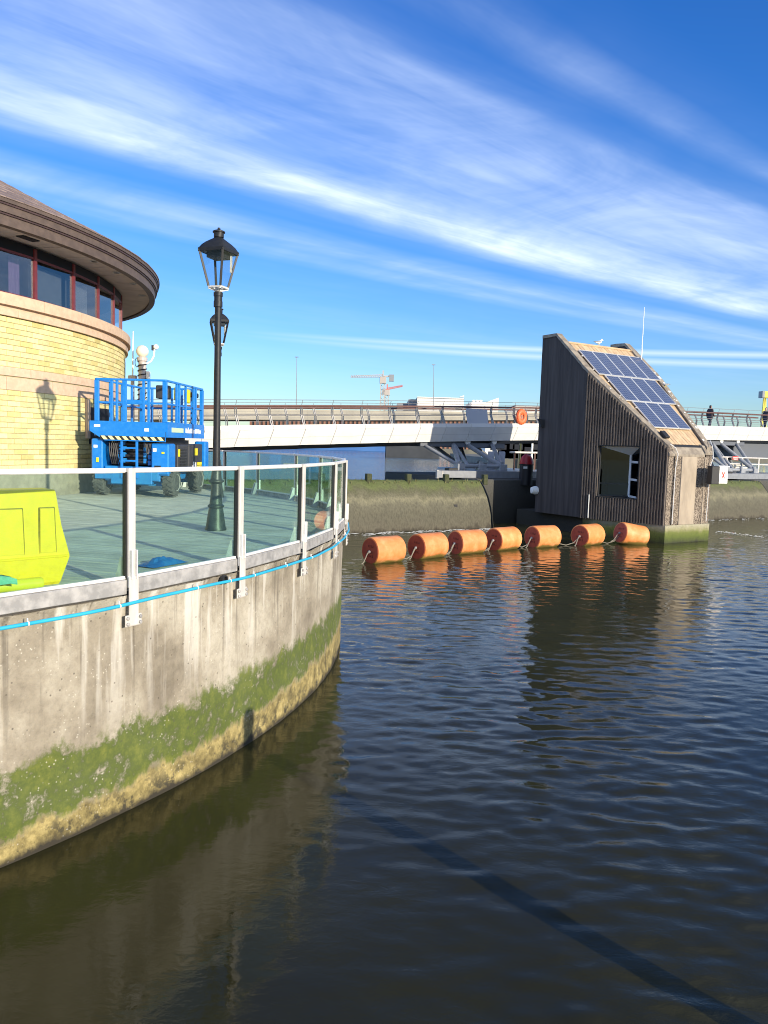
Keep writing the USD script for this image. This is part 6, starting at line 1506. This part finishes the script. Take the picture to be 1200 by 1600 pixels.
    crane('lower tower crane with a raised red jib pointing right', 604, 609, 640, (629, 604), (600, 610), 3, crane_r, y=560.0)
    # yellow shipyard gantry crane at the right edge
    y = 1150.0; t = thing('gantry_crane', 'yellow shipyard gantry crane at the right edge of the skyline', 'gantry crane', aty(1200, 700, y) * [1, 1, 0])
    a, b = aty(1192, 611, y), aty(1330, 613, y); c_, d_ = aty(1192, 621, y), aty(1330, 623, y)
    put(t, 'beam', MB().b((a[0], y, c_[2]), (b[0], y + 12, a[2])), crane_y); put(t, 'beam_end', MB().b((a[0] - .2, y - .3, c_[2] - .2), (a[0] + 3.2, y + 12.3, a[2] + .2)), far_grey)
    for s_ in (1193.5, 1199.5):
        q = aty(1196.5 if s_ < 1196 else 1197.5, 622, y); g0 = aty(s_ - (2.5 if s_ < 1196 else -2.5), 660, y); put(t, 'leg', MB().bar(V(q[0], y + 4, q[2]), V(g0[0], y + 4, 1.0), 2.6, 2.6), crane_y)
    q = aty(1324, 622, y); put(t, 'leg', MB().bar(V(q[0], y + 4, q[2]), V(q[0], y + 4, 1), 6, 6), crane_y)
    # far river bank and what stands along it
    v = []
    single('far_bank', MB().b((-700, 455, -1), (900, 1500, 2.6)), far_bank_m, 'low stone quay of the far river bank', 'river bank', kind='structure')
    def F4(x, yy, Y4=440.0): return aty(x, yy, Y4)
    a, b = F4(300, 700), F4(606, 700); t = thing('blue_barge', 'long low blue barge moored along the far river bank', 'barge', ((a[0] + b[0]) / 2, 440, 0))
    put(t, 'hull', MB().b((a[0], 436, -.3), (b[0], 450, 3.9), .4), far_blue); put(t, 'deck_edge', MB().b((a[0] - .2, 435.6, 3.95), (b[0] + .2, 450, 4.2)), far_grey)
    # moored craft and huts seen under the bridge left of the cabin
    Y5 = 150.0
    single('quay_bank', MB().b((aty(764, 700, Y5)[0], Y5, -1), (aty(1010, 700, Y5)[0], Y5 + 90, 1.9)), far_bank_m, 'stone quay on the right bank under the bridge', 'quay', kind='structure')
    rr = random.Random(12)
    items = [(779, 5.5, 3.2, far_white, 'white workboat cabin at the quay under the bridge'), (789, 3.0, 3.9, far_grey, 'dark grey hut on the quay under the bridge'), (802, 2.4, 4.4, sticker_y, 'yellow green container on the quay under the bridge'), (813, 5.0, 4.2, far_grey, 'grey quay building behind the red domed bollard'), (829, 4.0, 3.4, far_white, 'white van like shed on the quay behind the bollard'), (842, 5.0, 4.4, far_grey, 'dark quay shed close to the cabin wall')]
    for k, (px, w, h, m_, lab) in enumerate(items):
        q = aty(px, 700, Y5 + 6); t = thing('quay_hut', lab, 'hut', (q[0], Y5 + 6, 1.9))
        put(t, 'hut_wall', MB().b((q[0] - w / 2, Y5 + 6, 1.9), (q[0] + w / 2, Y5 + 12, 1.9 + h), .05), m_); put(t, 'hut_roof', MB().b((q[0] - w / 2 - .2, Y5 + 5.7, 1.92 + h), (q[0] + w / 2 + .2, Y5 + 12.3, 2.15 + h)), far_grey)
        put(t, 'hut_window', MB().b((q[0] - w * .3, Y5 + 5.95, 2.5 + h * .3), (q[0] + w * .1, Y5 + 5.99, 2.3 + h * .6)), head_panel)
    for k, px in enumerate((808, 826, 838, 849)):
        q = aty(px, 700, Y5 + 3); single('mooring_post', MB().lathe([(.22, -1), (.2, 5.2), (.1, 5.35), (0, 5.4)], (q[0], Y5 - .6, 0), 10), far_white if k else mossy_post, ['dark mooring post left of the pale ones on the far quay', 'pale mooring post behind the red domed bollard', 'pale mooring post right of the bollard', 'pale mooring post closest to the cabin'][k], 'mooring post', 'posts along the far quay', base=(q[0], Y5 - .6, 0))
build_far()

# domed mooring pile out in the water right of the frame; its shadow falls on the quay wall
def build_pile():
    q = onz(401, 1166, 0.03); s = V(SUN[0], SUN[1], 0); b = V(q[0], q[1], 0) + s * 7.5
    ht = aty(401, 1106, q[1])[2] + 7.5 * math.tan(SUN_EL) - .08
    t = thing('mooring_pile', 'round topped timber mooring pile standing in the water out of frame', 'mooring pile', b)
    put(t, 'pile', MB().lathe([(.115, -1.5), (.11, ht - .15)], (b[0], b[1], 0), 16), mossy_post, smooth=40)
    put(t, 'cap', MB().lathe([(.125, ht - .16), (.125, ht - .06), (.09, ht + .04), (0, ht + .08)], (b[0], b[1], 0), 16), rubber, smooth=40)
build_pile()
